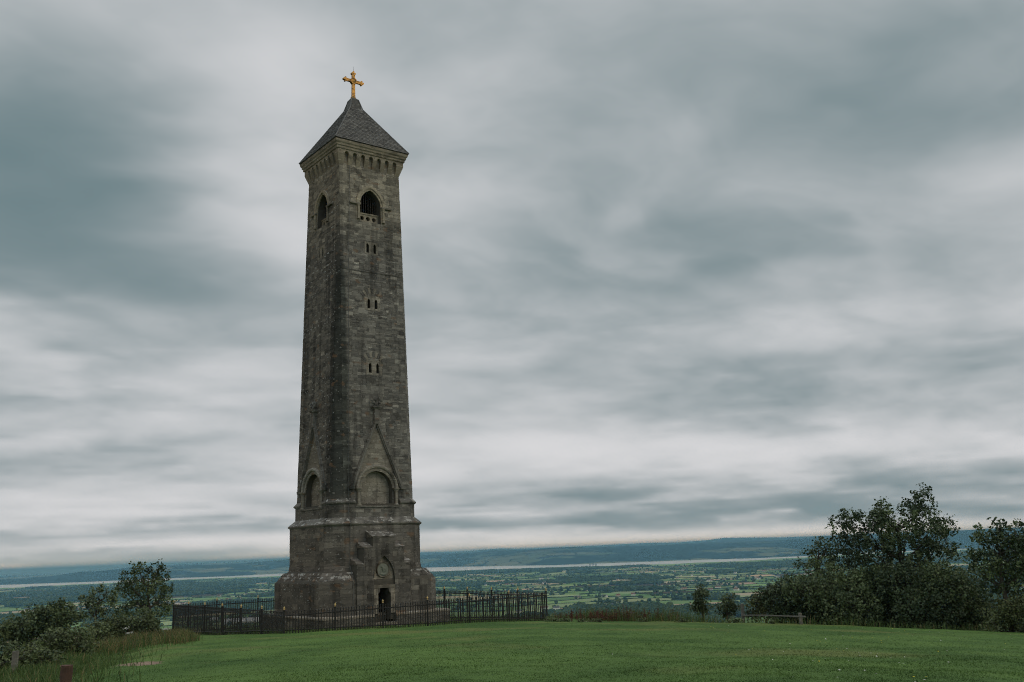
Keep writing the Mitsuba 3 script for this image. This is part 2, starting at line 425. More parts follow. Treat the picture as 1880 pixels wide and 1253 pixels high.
# ------------------------------------------------------------------ river and far hills
NEAR = np.array([(-75, 12500), (-40, 12200), (-18.3, 11560), (-14.4, 11646), (-10, 11680), (-8.1, 11700), (-4.2, 11086), (4.3, 10163), (11.4, 9750), (18.5, 9417), (23.1, 9711), (26, 10433), (32, 11600), (45, 12500), (75, 13500)], float)
FAR = np.array([(-75, 14500), (-40, 14000), (-18.3, 13663), (-14.4, 12984), (-10, 12946), (-7, 12395), (-4.2, 12791), (4.3, 12726), (11.4, 10892), (18.5, 10825), (23.1, 10657), (26, 10960), (32, 12100), (45, 13000), (75, 14000)], float)
WATER = -196.0
azs = np.arange(-75, 75.1, 0.25)
near, far = np.interp(azs, *NEAR.T), np.interp(azs, *FAR.T)
wob = 90 * (meshkit.fbm(np.stack([azs * 0.9, 0 * azs, 0 * azs], -1), 4, 2) - 0.5)
near, far = near + wob, far + 1.3 * wob[::-1]


def band(azv, rr, zz):
    """rr, zz: (n az, m) -> grid mesh"""
    X, Y = polar(azv[:, None], rr)
    v = np.stack([X, Y, zz], -1).reshape(-1, 3)
    n, m = rr.shape
    i, j = np.meshgrid(np.arange(n - 1), np.arange(m - 1), indexing='ij')
    q = np.stack([i * m + j, i * m + j + 1, (i + 1) * m + j + 1, (i + 1) * m + j], -1).reshape(-1, 4)[:, ::-1]
    return tm((v, q))


near = near - 350
rr = near[:, None] - 250 + (far - near + 600)[:, None] * np.linspace(0, 1, 12)
put('river', band(azs, rr, np.full(rr.shape, WATER)), 'river_water', smooth=True, kind='structure', label='broad pale tidal river crossing the plain')

RIDGE = np.array([(-75, -0.5), (-18.4, -0.49), (-17.5, -0.5), (-16.7, -0.47), (-15.9, -0.42), (-15, -0.32), (-14.5, -0.27), (-13.9, -0.28), (-13.3, -0.25), (-12.7, -0.2), (-12.1, -0.15), (-10.4, -0.15), (-8.1, -0.18), (-7, -0.2), (-5.75, -0.16), (-4.6, -0.08), (-3.7, -0.04), (0, -0.06), (3.9, -0.12), (5.8, -0.11), (7, -0.08), (8.2, -0.02), (9.9, -0.05), (11.5, 0), (12.7, 0.02), (13.5, -0.05), (14.7, -0.05), (16.3, -0.09), (18.6, -0.07), (22.1, -0.06), (23.9, -0.09), (25.3, -0.04), (26.8, 0.05), (33.9, 0.07), (34.6, 0.11), (36.8, 0.13), (75, 0.1)])
RIDGE2 = np.array([(-75, -0.4), (-18.4, -0.36), (-15.3, -0.39), (-11.8, -0.23), (-9.6, -0.11), (-7, -0.11), (-3.7, -0.09), (4, 0.01), (5.8, -0.06), (7.4, 0.03), (8.65, 0.06), (9.5, -0.01), (12.6, -0.01), (17.1, 0.05), (18.6, 0.0), (20.3, 0.07), (21.4, 0.17), (23.6, 0.10), (24.6, 0.06), (26.4, 0.06), (36.8, 0.06), (75, 0.05)])


def hills(key, crest, r0, rc, r1, amp, azstep, m, label):
    a = np.arange(-75, 75.01, azstep)
    zc = CAM[2] + rc * np.tan(np.radians(np.interp(a, *crest.T)))
    r0 = np.interp(a, azs, r0) if np.ndim(r0) else np.full(a.shape, r0)
    t = np.linspace(0, 1, m)
    r = r0[:, None] + (r1 - r0)[:, None] * t
    u = np.clip((r - r0[:, None]) / (rc - r0)[:, None], 0, None)
    rise = np.where(u < 1, 1 - (1 - np.clip(u, 0, 1)) ** 1.7, np.clip(1 - 0.9 * (u - 1) ** 2, 0.2, 1))
    X, Y = polar(a[:, None], r)
    P = np.stack([X, Y, 0 * X], -1)
    z0 = WATER - 1.5
    body = (meshkit.fbm(P / 1500.0, 4, 6) - 0.5) * amp * 1.3 * np.sin(np.pi * np.clip(u, 0, 1)) ** 0.7
    trees = (meshkit.fbm(P / 60.0, 3, 13) - 0.5) * amp * 0.35 * np.clip(u * 4, 0, 1)
    z = z0 + (zc[:, None] - 20 - z0) * rise + body + trees
    put(key, band(a, r, z), 'hill_land', smooth=True, kind='structure', label=label)


hills('far_hills', RIDGE, far - 40, 14600.0, 17500.0, 22, 0.1, 70, 'long wooded blue hill ridge beyond the river')
hills('distant_hills', RIDGE2, 17800.0, 24000.0, 27000.0, 30, 0.2, 30, 'faint paler hills on the horizon')

# ------------------------------------------------------------------ fields, hedges and woods of the plain
rng = np.random.default_rng(11)
pts = []
for x0 in np.arange(-9500, 11200, 205.0):
    ys = np.arange(1000, 12300, 190.0)
    pts.append(np.stack([x0 + rng.uniform(-85, 85, len(ys)), ys + rng.uniform(-80, 80, len(ys))], 1))
pts = np.vstack(pts)
th_ = math.radians(14)
pts = pts @ np.array([[math.cos(th_), math.sin(th_)], [-math.sin(th_), math.cos(th_)]])
pr, pa = np.hypot(pts[:, 0], pts[:, 1] - CAM[1]), np.degrees(np.arctan2(pts[:, 0], pts[:, 1] - CAM[1]))
keep = (pr > 1150) & (pr < np.interp(pa, azs, near) - 40) & (pa > -46) & (pa < 56)
vor = Voronoi(pts)
SPOTS = [(17.8, 2810, 2), (18.6, 2790, 2), (19.2, 2777, 2), (13.7, 4250, 3), (14.6, 4250, 2), (15.5, 4250, 3), (12.8, 4137, 0), (12.2, 4100, 0), (11.4, 3726, 1), (12.3, 3750, 1), (-8.1, 6616, 2), (-6.8, 6550, 2), (-5.5, 6479, 3), (-7.5, 7577, 0), (-6, 4537, 5), (-16.7, 4328, 5), (-15, 4000, 5), (-3.4, 8781, 5), (-5, 8900, 5), (9.7, 5430, 3), (10.3, 5430, 3), (6, 5000, 0), (6.8, 5000, 0), (5.4, 5200, 0), (7.4, 5600, 0), (9, 4500, 2), (5.5, 3900, 2), (6.3, 3850, 3), (7.2, 3800, 2), (8.1, 3800, 3), (23, 5300, 2), (20, 4600, 1), (-6.3, 2950, 1)]
COL = {0: (0.23, 0.35, 0.13), 1: (0.36, 0.43, 0.21), 2: (0.56, 0.43, 0.28), 3: (0.56, 0.50, 0.32), 4: (0.13, 0.095, 0.065), 5: (0.024, 0.040, 0.018), 6: (0.17, 0.27, 0.10)}
idx = np.nonzero(keep)[0]
wn = meshkit.fbm(np.stack([pts[:, 0] / 1500, pts[:, 1] / 750, 0 * pts[:, 0]], -1), 3, 17)
ftype = {}
for i in idx:
    u_ = rng.random()
    wood = 0.65 - 0.06 * (pa[i] < -8)
    shore = np.interp(pa[i], azs, near) - pr[i] < 750
    ftype[i] = 0 if shore else 5 if wn[i] > wood or u_ < 0.03 else (0 if u_ < 0.35 else 6 if u_ < 0.55 else 1 if u_ < 0.78 else 2 if u_ < 0.87 else 3 if u_ < 0.94 else 4)
px_, py_ = polar(np.array([s[0] for s in SPOTS]), np.array([s[1] for s in SPOTS], float))
for (a, r, t), x, y in zip(SPOTS, px_, py_):
    ftype[idx[np.argmin((pts[idx, 0] - x) ** 2 + (pts[idx, 1] - y) ** 2)]] = t
fv, ff, fc, at_ = [], [], [], 0
edges = {}
woods = []
for i in idx:
    reg = vor.regions[vor.point_region[i]]
    if -1 in reg or not reg:
        continue
    poly = vor.vertices[reg]
    if np.abs(poly - pts[i]).max() > 400:
        poly = pts[i] + np.clip(poly - pts[i], -250, 250)
    c = np.array(COL[ftype[i]]) * rng.uniform(0.85, 1.18) * rng.uniform(0.95, 1.05, 3)
    vv = np.vstack([pts[i][None], poly])
    fv.append(np.column_stack([vv, vfloor_z(vv[:, 0], vv[:, 1])]))
    k = len(poly)
    tri = np.stack([np.zeros(k, int), 1 + np.arange(k), 1 + (np.arange(k) + 1) % k], 1)
    e1_, e2_ = poly[0] - pts[i], poly[1] - pts[i]
    if e1_[0] * e2_[1] - e1_[1] * e2_[0] < 0:
        tri = tri[:, ::-1]
    ff.append(tri + at_); fc.append(np.tile(c, (k + 1, 1))); at_ += k + 1
    if ftype[i] == 5 and -22 < pa[i] < 42:
        woods.append((pts[i], poly))
    for a_, b_ in zip(reg, reg[1:] + reg[:1]):
        edges.setdefault((min(a_, b_), max(a_, b_)), (vor.vertices[a_], vor.vertices[b_]))
fm = trimesh.Trimesh(np.vstack(fv), np.vstack(ff), process=False)
scene['valley_floor'] = ply(fm, 'fields', color=np.vstack(fc))
labels['valley_floor'] = {'kind': 'structure', 'label': 'patchwork of green and straw coloured fields on the plain'}

ICO1, ICO0 = trimesh.creation.icosphere(1), trimesh.creation.icosphere(0)


def blob_trees(P, R, H, ico, rng):
    """many round tree crowns as one mesh; P (n,3) ground points, R radius, H height"""
    n, k = len(P), len(ico.vertices)
    v = np.asarray(ico.vertices)[None] * (1 + rng.uniform(-0.28, 0.28, (n, k, 1)))
    v = v * np.stack([R, R, H * 0.5], -1)[:, None]
    v = v + (P + np.stack([0 * R, 0 * R, H * 0.5], -1))[:, None]
    f = np.asarray(ico.faces)[None] + (np.arange(n) * k)[:, None, None]
    uv = np.repeat(np.stack([rng.random(n), rng.random(n)], 1), k, 0)
    return trimesh.Trimesh(v.reshape(-1, 3), f.reshape(-1, 3), process=False), uv


def in_view(x, y, lo=-20.5, hi=39):
    a = np.degrees(np.arctan2(x, y - CAM[1]))
    return (a > lo) & (a < hi)


tp, tr, th2, hv, hf, hu, hat = [], [], [], [], [], [], 0
for (a_, b_) in edges.values():
    m_ = (a_ + b_) / 2
    r_ = math.hypot(*m_)
    L = np.linalg.norm(b_ - a_)
    if not in_view(m_[0], m_[1]) or L > 420 or L < 15 or r_ < 1100 or rng.random() < 0.22 or np.interp(math.degrees(math.atan2(m_[0], m_[1] - CAM[1])), azs, near) - r_ < 700:
        continue
    ns = max(2, int(L / 22))
    t = np.linspace(0, 1, ns + 1)[:, None]
    c = a_ + (b_ - a_) * t
    nrm = np.array([-(b_ - a_)[1], (b_ - a_)[0]]) / L
    hw = rng.uniform(1.5, 3.2, (ns + 1, 1)); hh = rng.uniform(1.5, 4.5, ns + 1) * rng.uniform(0.6, 1.3)
    z = vfloor_z(c[:, 0], c[:, 1])
    top = np.column_stack([c + nrm * rng.uniform(-1, 1, (ns + 1, 1)), z + hh])
    lft = np.column_stack([c - nrm * hw, z - 1]); rgt = np.column_stack([c + nrm * hw, z - 1])
    v = np.stack([lft, top, rgt], 1).reshape(-1, 3)
    k = np.arange(ns)[:, None] * 3
    f = np.vstack([k + o for o in ([0, 3, 4], [0, 4, 1], [1, 4, 5], [1, 5, 2])])
    hv.append(v); hf.append(f + hat); hat += len(v); hu.append(np.tile([[rng.random() * 0.7, 0]], (len(v), 1)))
    dens = rng.choice([0.25, 1.0, 2.2], p=[0.35, 0.4, 0.25])
    nt = rng.poisson(dens * L / (34 if r_ < 5000 else 60))
    if nt:
        tt = rng.random((nt, 1))
        xy = a_ + (b_ - a_) * tt + rng.normal(0, 2.5, (nt, 2))
        tp.append(xy); s_ = rng.uniform(0.55, 1.25, nt); tr.append(s_ * 5.5); th2.append(s_ * rng.uniform(8, 12.5, nt))
for c, poly in woods:
    area = Polygon(poly).area
    n = int(area / (190 if np.hypot(*c) < 5500 else 330))
    lo, hi = poly.min(0), poly.max(0)
    q = rng.uniform(lo, hi, (n * 2, 2))
    q = q[shapely.contains_xy(Polygon(poly), q[:, 0], q[:, 1])]
    tp.append(q); s_ = rng.uniform(0.7, 1.25, len(q)) * (1 if np.hypot(*c) < 5500 else 1.35); tr.append(s_ * 7); th2.append(s_ * 13)
tp, tr, th2 = np.vstack(tp), np.concatenate(tr), np.concatenate(th2)
tz = vfloor_z(tp[:, 0], tp[:, 1])
nearby = np.hypot(tp[:, 0], tp[:, 1]) < 4300
P3 = np.column_stack([tp, tz])
ma, ua = blob_trees(P3[nearby], tr[nearby], th2[nearby], ICO1, rng)
mb, ub = blob_trees(P3[~nearby], tr[~nearby], th2[~nearby], ICO0, rng)
hm = trimesh.Trimesh(np.vstack(hv), np.vstack(hf), process=False)
put('valley_woodland', cat([ma, mb, hm]), 'valley_leaf', uv=np.vstack([ua, ub, np.vstack(hu)]), kind='stuff', label='dark hedgerows and woods dividing the fields of the plain')
print('woodland tris', len(ma.faces), len(mb.faces), len(hm.faces))

# ------------------------------------------------------------------ the monument (local frame: faces square to x and y, turned by ROT)
MON = 'monument_tower'
tag(MON, 'tall tapering grey stone memorial tower with pyramid roof and gold cross', 'tower')
rng = np.random.default_rng(7)
Z3 = np.array([0, 0, 1.0])
FN = [np.array(v, float) for v in ((0, -1, 0), (1, 0, 0), (0, 1, 0), (-1, 0, 0))]
FT = [np.array(v, float) for v in ((1, 0, 0), (0, 1, 0), (-1, 0, 0), (0, -1, 0))]
lin = lambda pts: (lambda z: np.interp(z, *np.array(pts, float).T))
R_SHAFT = lin([(6.85, 2.49), (25.65, 1.92)])
C_SHAFT = lin([(6.8, 0.52), (25.65, 0.0)])
cst = lambda v: (lambda z: v + 0 * np.asarray(z, float))


class Face:
    """a plane of the tower: normal n, along t, distance rf(z), half width hw(z)"""
    def __init__(s, n, t, rf, hw):
        s.n, s.t, s.rf, s.hw = n, t, rf, hw

    def at(s, u, z, d):
        u, z, d = (np.asarray(v, float) for v in (u, z, d))
        return s.n * (s.rf(z) + d)[..., None] + s.t * u[..., None] + Z3 * z[..., None]


def faces(rf, cf):
    out = []
    for k in range(4):
        out.append(Face(FN[k], FT[k], rf, lambda z: rf(z) - cf(z)))
    for k in range(4):  # chamfer between face k-1 and face k
        n = unit(FN[k] + FN[k - 1])
        out.append(Face(n, np.cross(Z3, n), lambda z: (2 * rf(z) - cf(z)) / math.sqrt(2), lambda z: cf(z) / math.sqrt(2)))
    return out


def octo(rings):
    """closed chamfered-square solid through rings (r, c, z)"""
    v, f = [], []
    for r, c, z in rings:
        c = max(c, 1e-3)
        v += [(-r + c, -r, z), (r - c, -r, z), (r, -r + c, z), (r, r - c, z), (r - c, r, z), (-r + c, r, z), (-r, r - c, z), (-r, -r + c, z)]
    for i in range(len(rings) - 1):
        for k in range(8):
            a, b, c_, d = i * 8 + k, i * 8 + (k + 1) % 8, (i + 1) * 8 + (k + 1) % 8, (i + 1) * 8 + k
            f += [(a, b, c_), (a, c_, d)]
    for k in range(1, 7):
        f.append((0, k + 1, k))
        o = (len(rings) - 1) * 8
        f.append((o, o + k, o + k + 1))
    return tm((v, f))


def prism(k, poly, d0, d1):
    """polygon (u, z) on face k, between the distances d0 and d1 from the axis"""
    out = []
    for g in getattr(poly, 'geoms', [poly]):
        if g.is_empty or g.area < 1e-5:
            continue
        m = trimesh.creation.extrude_polygon(g, d1 - d0, engine='earcut')
        v = np.asarray(m.vertices)
        out.append(tm((FT[k] * v[:, :1] + Z3 * v[:, 1:2] + FN[k] * (d0 + v[:, 2:3]), m.faces)))
    return cat(out)


def arc(cx, cz, r, a0, a1, n=16):
    a = np.radians(np.linspace(a0, a1, n))
    return [(cx + r * math.cos(x), cz + r * math.sin(x)) for x in a]


def round_arch(hw, z0, zs, n=18):
    return Polygon([(-hw, z0), (hw, z0)] + arc(0, zs, hw, 0, 180, n))


def pointed(hw, z0, zs, R, n=9):
    ap = math.degrees(math.acos((R - hw) / R))
    return Polygon([(-hw, z0), (hw, z0)] + arc(-(R - hw), zs, R, 0, ap, n) + arc(R - hw, zs, R, 180 - ap, 180, n)[1:])


STONES = []  # (score, holder, mesh, tone, pale)


def stone_mesh(F, quad, proud, deep=0.05):
    q = np.asarray(quad, float)
    fr = F.at(q[:, 0], q[:, 1], np.full(4, proud)); bk = F.at(q[:, 0], q[:, 1], np.full(4, -deep))
    v = np.vstack([fr, bk])
    f = [(0, 1, 2), (0, 2, 3)]
    for i in range(4):
        j = (i + 1) % 4
        f += [(i, i + 4, j + 4), (i, j + 4, j)]
    return tm((v, f))


def poly_stone(F, g, proud, deep=0.05):
    if hasattr(g, 'geoms'):
        return cat([poly_stone(F, x, proud, deep) for x in g.geoms])
    m = trimesh.creation.extrude_polygon(g, 1.0, engine='earcut')
    v = np.asarray(m.vertices)
    return tm((F.at(v[:, 0], v[:, 1], -deep + v[:, 2] * (proud + deep)), m.faces))


def lay(F, holder, z0, z1, hr, lr, vis, hole=None, only=None, tone=(0.15, 0.75), pale=0.0, joint=0.010, proud=(0.0, 0.014), jitter=0.005, base=0.0, quoin=False, u_lo=None, u_hi=None):
    """courses of separate stones on a face; hole / only are polygons in (u, z)"""
    z = z0
    if hole is not None:
        shapely.prepare(hole)
    if only is not None:
        shapely.prepare(only)
    row = 0
    while z < z1 - 0.03:
        h = rng.uniform(*hr)
        if z + h > z1 - 0.06:
            h = z1 - z
        W0, W1 = float(F.hw(z)), float(F.hw(z + h))
        if max(W0, W1) < 0.03:
            z += h
            continue
        u, W = -max(W0, W1), max(W0, W1)
        u, W = (u if u_lo is None else u_lo), (W if u_hi is None else u_hi)
        first = True
        while u < W - 1e-6:
            l = rng.uniform(*lr) * (1.0 if rng.random() > 0.2 else 0.6)
            if quoin and first:
                l = lr[1] * (1.0 if row % 2 else 0.55)
            if u + l > W - 0.12:
                l = W - u
            first = False
            a, b = u, u + l
            cl = lambda x, w: min(max(x, -w), w)
            s = joint / 2
            quad = np.array([(cl(a + s, W0), z + s), (cl(b - s, W0), z + s), (cl(b - s, W1), z + h - s), (cl(a + s, W1), z + h - s)])
            t_ = float(np.clip(rng.uniform(*tone) + (0.35 if rng.random() < 0.10 else 0), 0, 1))
            pr = base + rng.uniform(*proud)
            u += l
            if quad[1, 0] - quad[0, 0] < 0.02 and quad[2, 0] - quad[3, 0] < 0.02:
                continue
            ok, g = True, None
            if hole is not None or only is not None:
                bx = sbox(quad[:, 0].min(), quad[:, 1].min(), quad[:, 0].max(), quad[:, 1].max())
                if hole is not None and shapely.intersects(hole, bx):
                    ok = False
                if only is not None and not shapely.contains(only, bx):
                    ok = False
                if not ok:
                    g = Polygon(quad).buffer(0)
                    g = g.difference(hole) if hole is not None else g
                    g = g.intersection(only) if only is not None else g
            if ok and h > 0.15 and rng.random() < 0.22 and pale == 0:
                zm = z + h * rng.uniform(0.4, 0.6)
                for za_, zb_ in ((z + s, zm - s), (zm + s, z + h - s)):
                    q2_ = quad.copy(); q2_[:2, 1], q2_[2:, 1] = za_, zb_
                    STONES.append((vis * l * h * 0.5, holder, stone_mesh(F, q2_ + rng.uniform(-jitter, jitter, (4, 2)), base + rng.uniform(*proud), 0.05 - base), float(np.clip(rng.uniform(*tone), 0, 1)), pale))
            elif ok:
                qj = quad + rng.uniform(-jitter, jitter, (4, 2))
                STONES.append((vis * l * h, holder, stone_mesh(F, qj, pr, 0.05 - base), t_, pale))
            elif g is not None:
                for gg in getattr(g, 'geoms', [g]):
                    if gg.geom_type == 'Polygon' and gg.area > 0.0015:
                        STONES.append((vis * gg.area, holder, poly_stone(F, gg, pr, 0.05 - base), t_, pale))
        z += h
        row += 1


def lay_rubble(F, holder, z0, z1, hr, lr, vis, **kw):
    """uneven coursing: shallow bands, each cut into sections with courses of their own"""
    z, row = z0, 0
    while z < z1 - 0.02:
        H = rng.uniform(0.26, 0.62)
        if z + H > z1 - 0.3:
            H = z1 - z
        W = float(F.hw(z))
        cuts = [-W - 0.2]
        u = -W + rng.uniform(0.35, 0.75)       # corner stones keep a course of their own
        while u < W - 0.45:
            cuts.append(u); u += rng.uniform(0.5, 1.5)
        cuts.append(W + 0.2)
        for a, b in zip(cuts[:-1], cuts[1:]):
            n = max(1, int(round(H / rng.uniform(*hr))))
            hs = rng.uniform(0.7, 1.3, n); hs *= H / hs.sum()
            zz = z
            for h in hs:
                lo, hi = max(a, -max(W, float(F.hw(zz + h)))), min(b, max(W, float(F.hw(zz + h))))
                lay(F, holder, zz, zz + h, (h, h), lr, vis, u_lo=lo, u_hi=hi, **kw)
                zz += h
        z += H
        row += 1


def VIS(k):  # how much the photograph sees of the eight planes
    return (1.0, 0.0, 0.0, 0.62, 0.9, 0.0, 0.0, 0.0)[k]


# outlines of the openings
BEL = pointed(0.66, 22.42, 23.42, 0.99)
BEL_OUT = pointed(0.92, 22.42, 23.42, 1.25)
NICHE = round_arch(0.92, 6.62, 7.52)
NICHE_OUT = round_arch(1.28, 6.62, 7.52)
GABLE = Polygon([(-1.60, 7.60), (1.60, 7.60), (0.0, 11.36)])
GABLE_IN = Polygon([(-1.36, 7.60), (1.36, 7.60), (0.0, 10.92)])


def slit(u, z0, z1, w=0.17):
    return Polygon([(u - w / 2, z0), (u + w / 2, z0), (u + w / 2, z1 - 0.13), (u, z1), (u - w / 2, z1 - 0.13)])


SLITS = {0: [20.6, 17.38, 13.75], 3: [20.6], 1: [20.6], 2: [20.6]}

# --- shaft core with its openings
core = man(octo([(float(R_SHAFT(z)) - 0.012, float(C_SHAFT(z)), z) for z in (6.6, 12, 18, 25.72)]))
core -= man(octo([(1.45, 0.05, 7.2), (1.25, 0.05, 22.0)])) + man(octo([(1.25, 0.05, 22.3), (1.2, 0.05, 25.5)]))
HOLES = {}
for k in range(4):
    core -= man(prism(k, BEL, 0.9, 2.4))
    for z0 in SLITS[k]:
        for u in (-0.235, 0.215):
            core -= man(prism(k, slit(u, z0, z0 + 0.57), 0.8, 2.6))
    core -= man(prism(k, NICHE, 2.12, 3.0))
put(f'{MON}__shaft', core, 'mortar', rot=True)

dress = lambda k: [sbox(-0.5, z0 - 0.12, 0.48, z0 + 0.72) for z0 in SLITS[k] if z0 < 20] + [sbox(-0.42, z0 - 0.08, 0.40, z0 + 0.66) for z0 in SLITS[k] if z0 > 20]
FS = faces(R_SHAFT, C_SHAFT)


def relieving(z0, k):
    """the segment arch of long thin stones over a pair of slits"""
    out = []
    for i, a in enumerate(np.linspace(38, 142, 9)):
        p0, p1 = arc(-0.02, z0 + 0.28, 0.60, a - 5.2, a + 5.2, 2), arc(-0.02, z0 + 0.28, 0.90, a + 4.6, a - 4.6, 2)
        out.append((Polygon(p0 + p1), 0.10 if i % 2 == 0 else 0.62))
    return out


for k in range(4):
    F = FS[k]
    slits = unary_union([slit(u, z0, z0 + 0.57) for z0 in SLITS[k] for u in (-0.235, 0.215)])
    rel = [w for z0 in SLITS[k] if z0 < 20 for w in relieving(z0, k)]
    hole = unary_union([BEL_OUT, GABLE, NICHE_OUT] + dress(k) + [w[0].buffer(0.01) for w in rel])
    lay_rubble(F, 'shaft', 6.98, 12.6, (0.10, 0.20), (0.20, 0.60), VIS(k), hole=hole, tone=(0.02, 0.72))
    lay_rubble(F, 'shaft', 12.6, 21.4, (0.10, 0.20), (0.20, 0.60), VIS(k), hole=hole, tone=(0.02, 0.75))
    lay_rubble(F, 'shaft', 21.4, 25.70, (0.12, 0.22), (0.24, 0.66), VIS(k), hole=hole, tone=(0.15, 0.9))
    # pale dressed blocks round the slits
    for dz in dress(k):
        b = dz.bounds
        lay(F, 'shaft', b[1] + 0.006, b[3] - 0.006, (0.22, 0.30), (0.30, 0.5), VIS(k), only=dz, hole=slits, tone=(0.30, 0.75), pale=0.8, proud=(0.004, 0.014))
    for w, t_ in rel:
        STONES.append((VIS(k) * w.area * 2, 'shaft', poly_stone(F, w, 0.02), t_, 0.0 if t_ < 0.3 else 0.8))
    # smooth ashlar within the gable and the back of the niche
    lay(F, 'shaft', 7.60, 11.3, (0.20, 0.30), (0.35, 0.75), VIS(k), only=GABLE_IN, hole=NICHE_OUT, tone=(0.25, 0.65), pale=0.6, proud=(0.0, 0.008))
    Fn = Face(FN[k], FT[k], cst(2.12), cst(1.0))
    lay(Fn, 'shaft', 6.63, 8.42, (0.20, 0.28), (0.4, 0.8), VIS(k) * 0.8, only=NICHE.buffer(-0.004), tone=(0.45, 0.85), pale=0.8, proud=(0.0, 0.008))
for k in range(4):
    lay(FS[4 + k], 'shaft', 6.98, 25.6, (0.16, 0.28), (0.5, 1.3), VIS(4 + k), tone=(0.15, 0.55))

# --- carved trim on each face: gable, niche, belfry window
for k in range(4):
    F = FS[k]
    gb = GABLE.difference(GABLE_IN)
    thin = affinity.scale(GABLE, 0.965, 0.965, origin=(0, 8.4)).difference(affinity.scale(GABLE_IN, 1.06, 1.06, origin=(0, 8.4)))
    key = nn(f'{MON}__gable')
    put(key, cat([poly_stone(F, gb, 0.10), poly_stone(F, thin.buffer(0), 0.16, -0.1)]), 'stone', rot=True, uv=(0.42, 0.3))
    # carved finial over the gable
    parts = [poly_stone(F, Polygon([(-0.15, 10.95), (0.15, 10.95), (0.12, 11.82), (-0.12, 11.82)]), 0.20)]
    put(nn(f'{MON}__gable__stem' if k == 0 else f'{MON}__gable_{k:03d}__stem'), parts[0], 'stone', rot=True, uv=(0.45, 0.3))
    cap = cat([poly_stone(F, sbox(-0.27, 11.82, 0.27, 11.90), 0.32), poly_stone(F, sbox(-0.22, 11.76, 0.22, 11.82), 0.26)])
    put(f'{MON}__gable__capital' if k == 0 else f'{MON}__gable_{k:03d}__capital', cap, 'stone', rot=True, uv=(0.5, 0.3))
    blobs = []
    for (u, z, d, s) in ((0, 12.02, 0.14, 0.15), (-0.18, 12.10, 0.16, 0.13), (0.18, 12.10, 0.16, 0.13), (-0.30, 12.22, 0.17, 0.10), (0.30, 12.22, 0.17, 0.10), (0, 12.24, 0.15, 0.14), (-0.12, 12.32, 0.14, 0.09), (0.13, 12.33, 0.14, 0.09)):
        s_ = trimesh.creation.icosphere(2, radius=s * 0.66)
        v = np.asarray(s_.vertices) * (1 + 0.35 * (meshkit.noise(np.asarray(s_.vertices) * 22 + u * 7) - 0.5)[:, None])
        c = F.at(u, z, d)
        blobs.append(tm((v @ np.array([FT[k], FN[k] * 0.9, Z3]) + c, s_.faces)))
    put(f'{MON}__gable__foliage' if k == 0 else f'{MON}__gable_{k:03d}__foliage', cat(blobs), 'stone', rot=True, uv=(0.36, 0.3))
    # blind arch
    rolls = [tube(F.at(*np.array(arc(0, 7.52, r, 0, 180, 25)).T, np.full(25, dd)), rr_, 8) for r, rr_, dd in ((1.17, 0.10, 0.05), (1.0, 0.075, -0.02))]
    ring = round_arch(1.28, 7.52, 7.52, 24).difference(round_arch(0.92, 7.4, 7.52, 24))
    nk = nn(f'{MON}__blind_arch')
    put(nk, cat(rolls + [poly_stone(F, ring, 0.03, 0.05)]), 'stone', smooth=30, rot=True, uv=(0.5, 0.7))
    for jb in (sbox(-1.28, 6.62, -0.92, 7.40), sbox(0.92, 6.62, 1.28, 7.40)):
        put(nk + '__' + nn(nk + 'jamb')[len(nk):], poly_stone(F, jb, 0.0), 'stone', rot=True, uv=(0.4, 0.3))
    for s in (-1, 1):
        c = F.at(s * 1.11, 0.0 + 7.0, 0.06) - Z3 * 7.0
        put(nk + ('__colonnette' if s < 0 else '__colonnette_001'), lathe([(0.14, 6.62), (0.14, 6.68), (0.095, 6.72), (0.085, 7.36)], 12, c), 'stone', smooth=40, rot=True, uv=(0.5, 0.7))
        put(nk + ('__capital' if s < 0 else '__capital_001'), lathe([(0.085, 7.36), (0.12, 7.38), (0.12, 7.41), (0.17, 7.47), (0.19, 7.50), (0.19, 7.55), (0.0, 7.55)], 12, c), 'stone', smooth=30, rot=True, uv=(0.55, 0.7))
        # stop under the gable's foot
        put(nk + ('__label_stop' if s < 0 else '__label_stop_001'), poly_stone(F, sbox(s * 1.52 - 0.14, 7.48, s * 1.52 + 0.14, 7.62), 0.18), 'stone', rot=True, uv=(0.35, 0.3))
    put(nk + '__sill', poly_stone(F, sbox(-1.32, 6.55, 1.32, 6.625), 0.14), 'stone', rot=True, uv=(0.5, 0.3))
    # belfry window
    wk = nn(f'{MON}__belfry_window')
    hood = pointed(0.92, 23.42, 23.42, 1.25).difference(pointed(0.77, 23.0, 23.42, 1.10))
    inner = pointed(0.77, 23.42, 23.42, 1.10).difference(pointed(0.66, 23.0, 23.42, 0.99))
    put(wk, cat([poly_stone(F, hood, 0.09), poly_stone(F, inner, 0.03)]), 'stone', rot=True, uv=(0.72, 0.8))
    for jb in (sbox(-0.92, 22.42, -0.66, 23.42), sbox(0.66, 22.42, 0.92, 23.42)):
        put(wk + '__' + nn(wk + 'jamb')[len(wk):], poly_stone(F, jb, 0.012), 'stone', rot=True, uv=(0.45, 0.6))
    for s in (-1, 1):
        i_ = '' if s < 0 else '_001'
        lo_, hi_ = (s * 1.32, s * 0.66) if s < 0 else (0.66, 1.32)
        put(wk + '__impost' + i_, poly_stone(F, sbox(lo_, 23.36, hi_, 23.45), 0.13), 'stone', rot=True, uv=(0.45, 0.3))
        c = F.at(s * 0.79, 23.0, 0.06) - Z3 * 23.0
        put(wk + '__colonnette' + i_, lathe([(0.10, 22.50), (0.10, 22.55), (0.07, 22.58), (0.065, 23.26), (0.10, 23.34)], 10, c), 'stone', smooth=40, rot=True, uv=(0.6, 0.8))
    par = sbox(-0.66, 22.42, 0.66, 22.96)
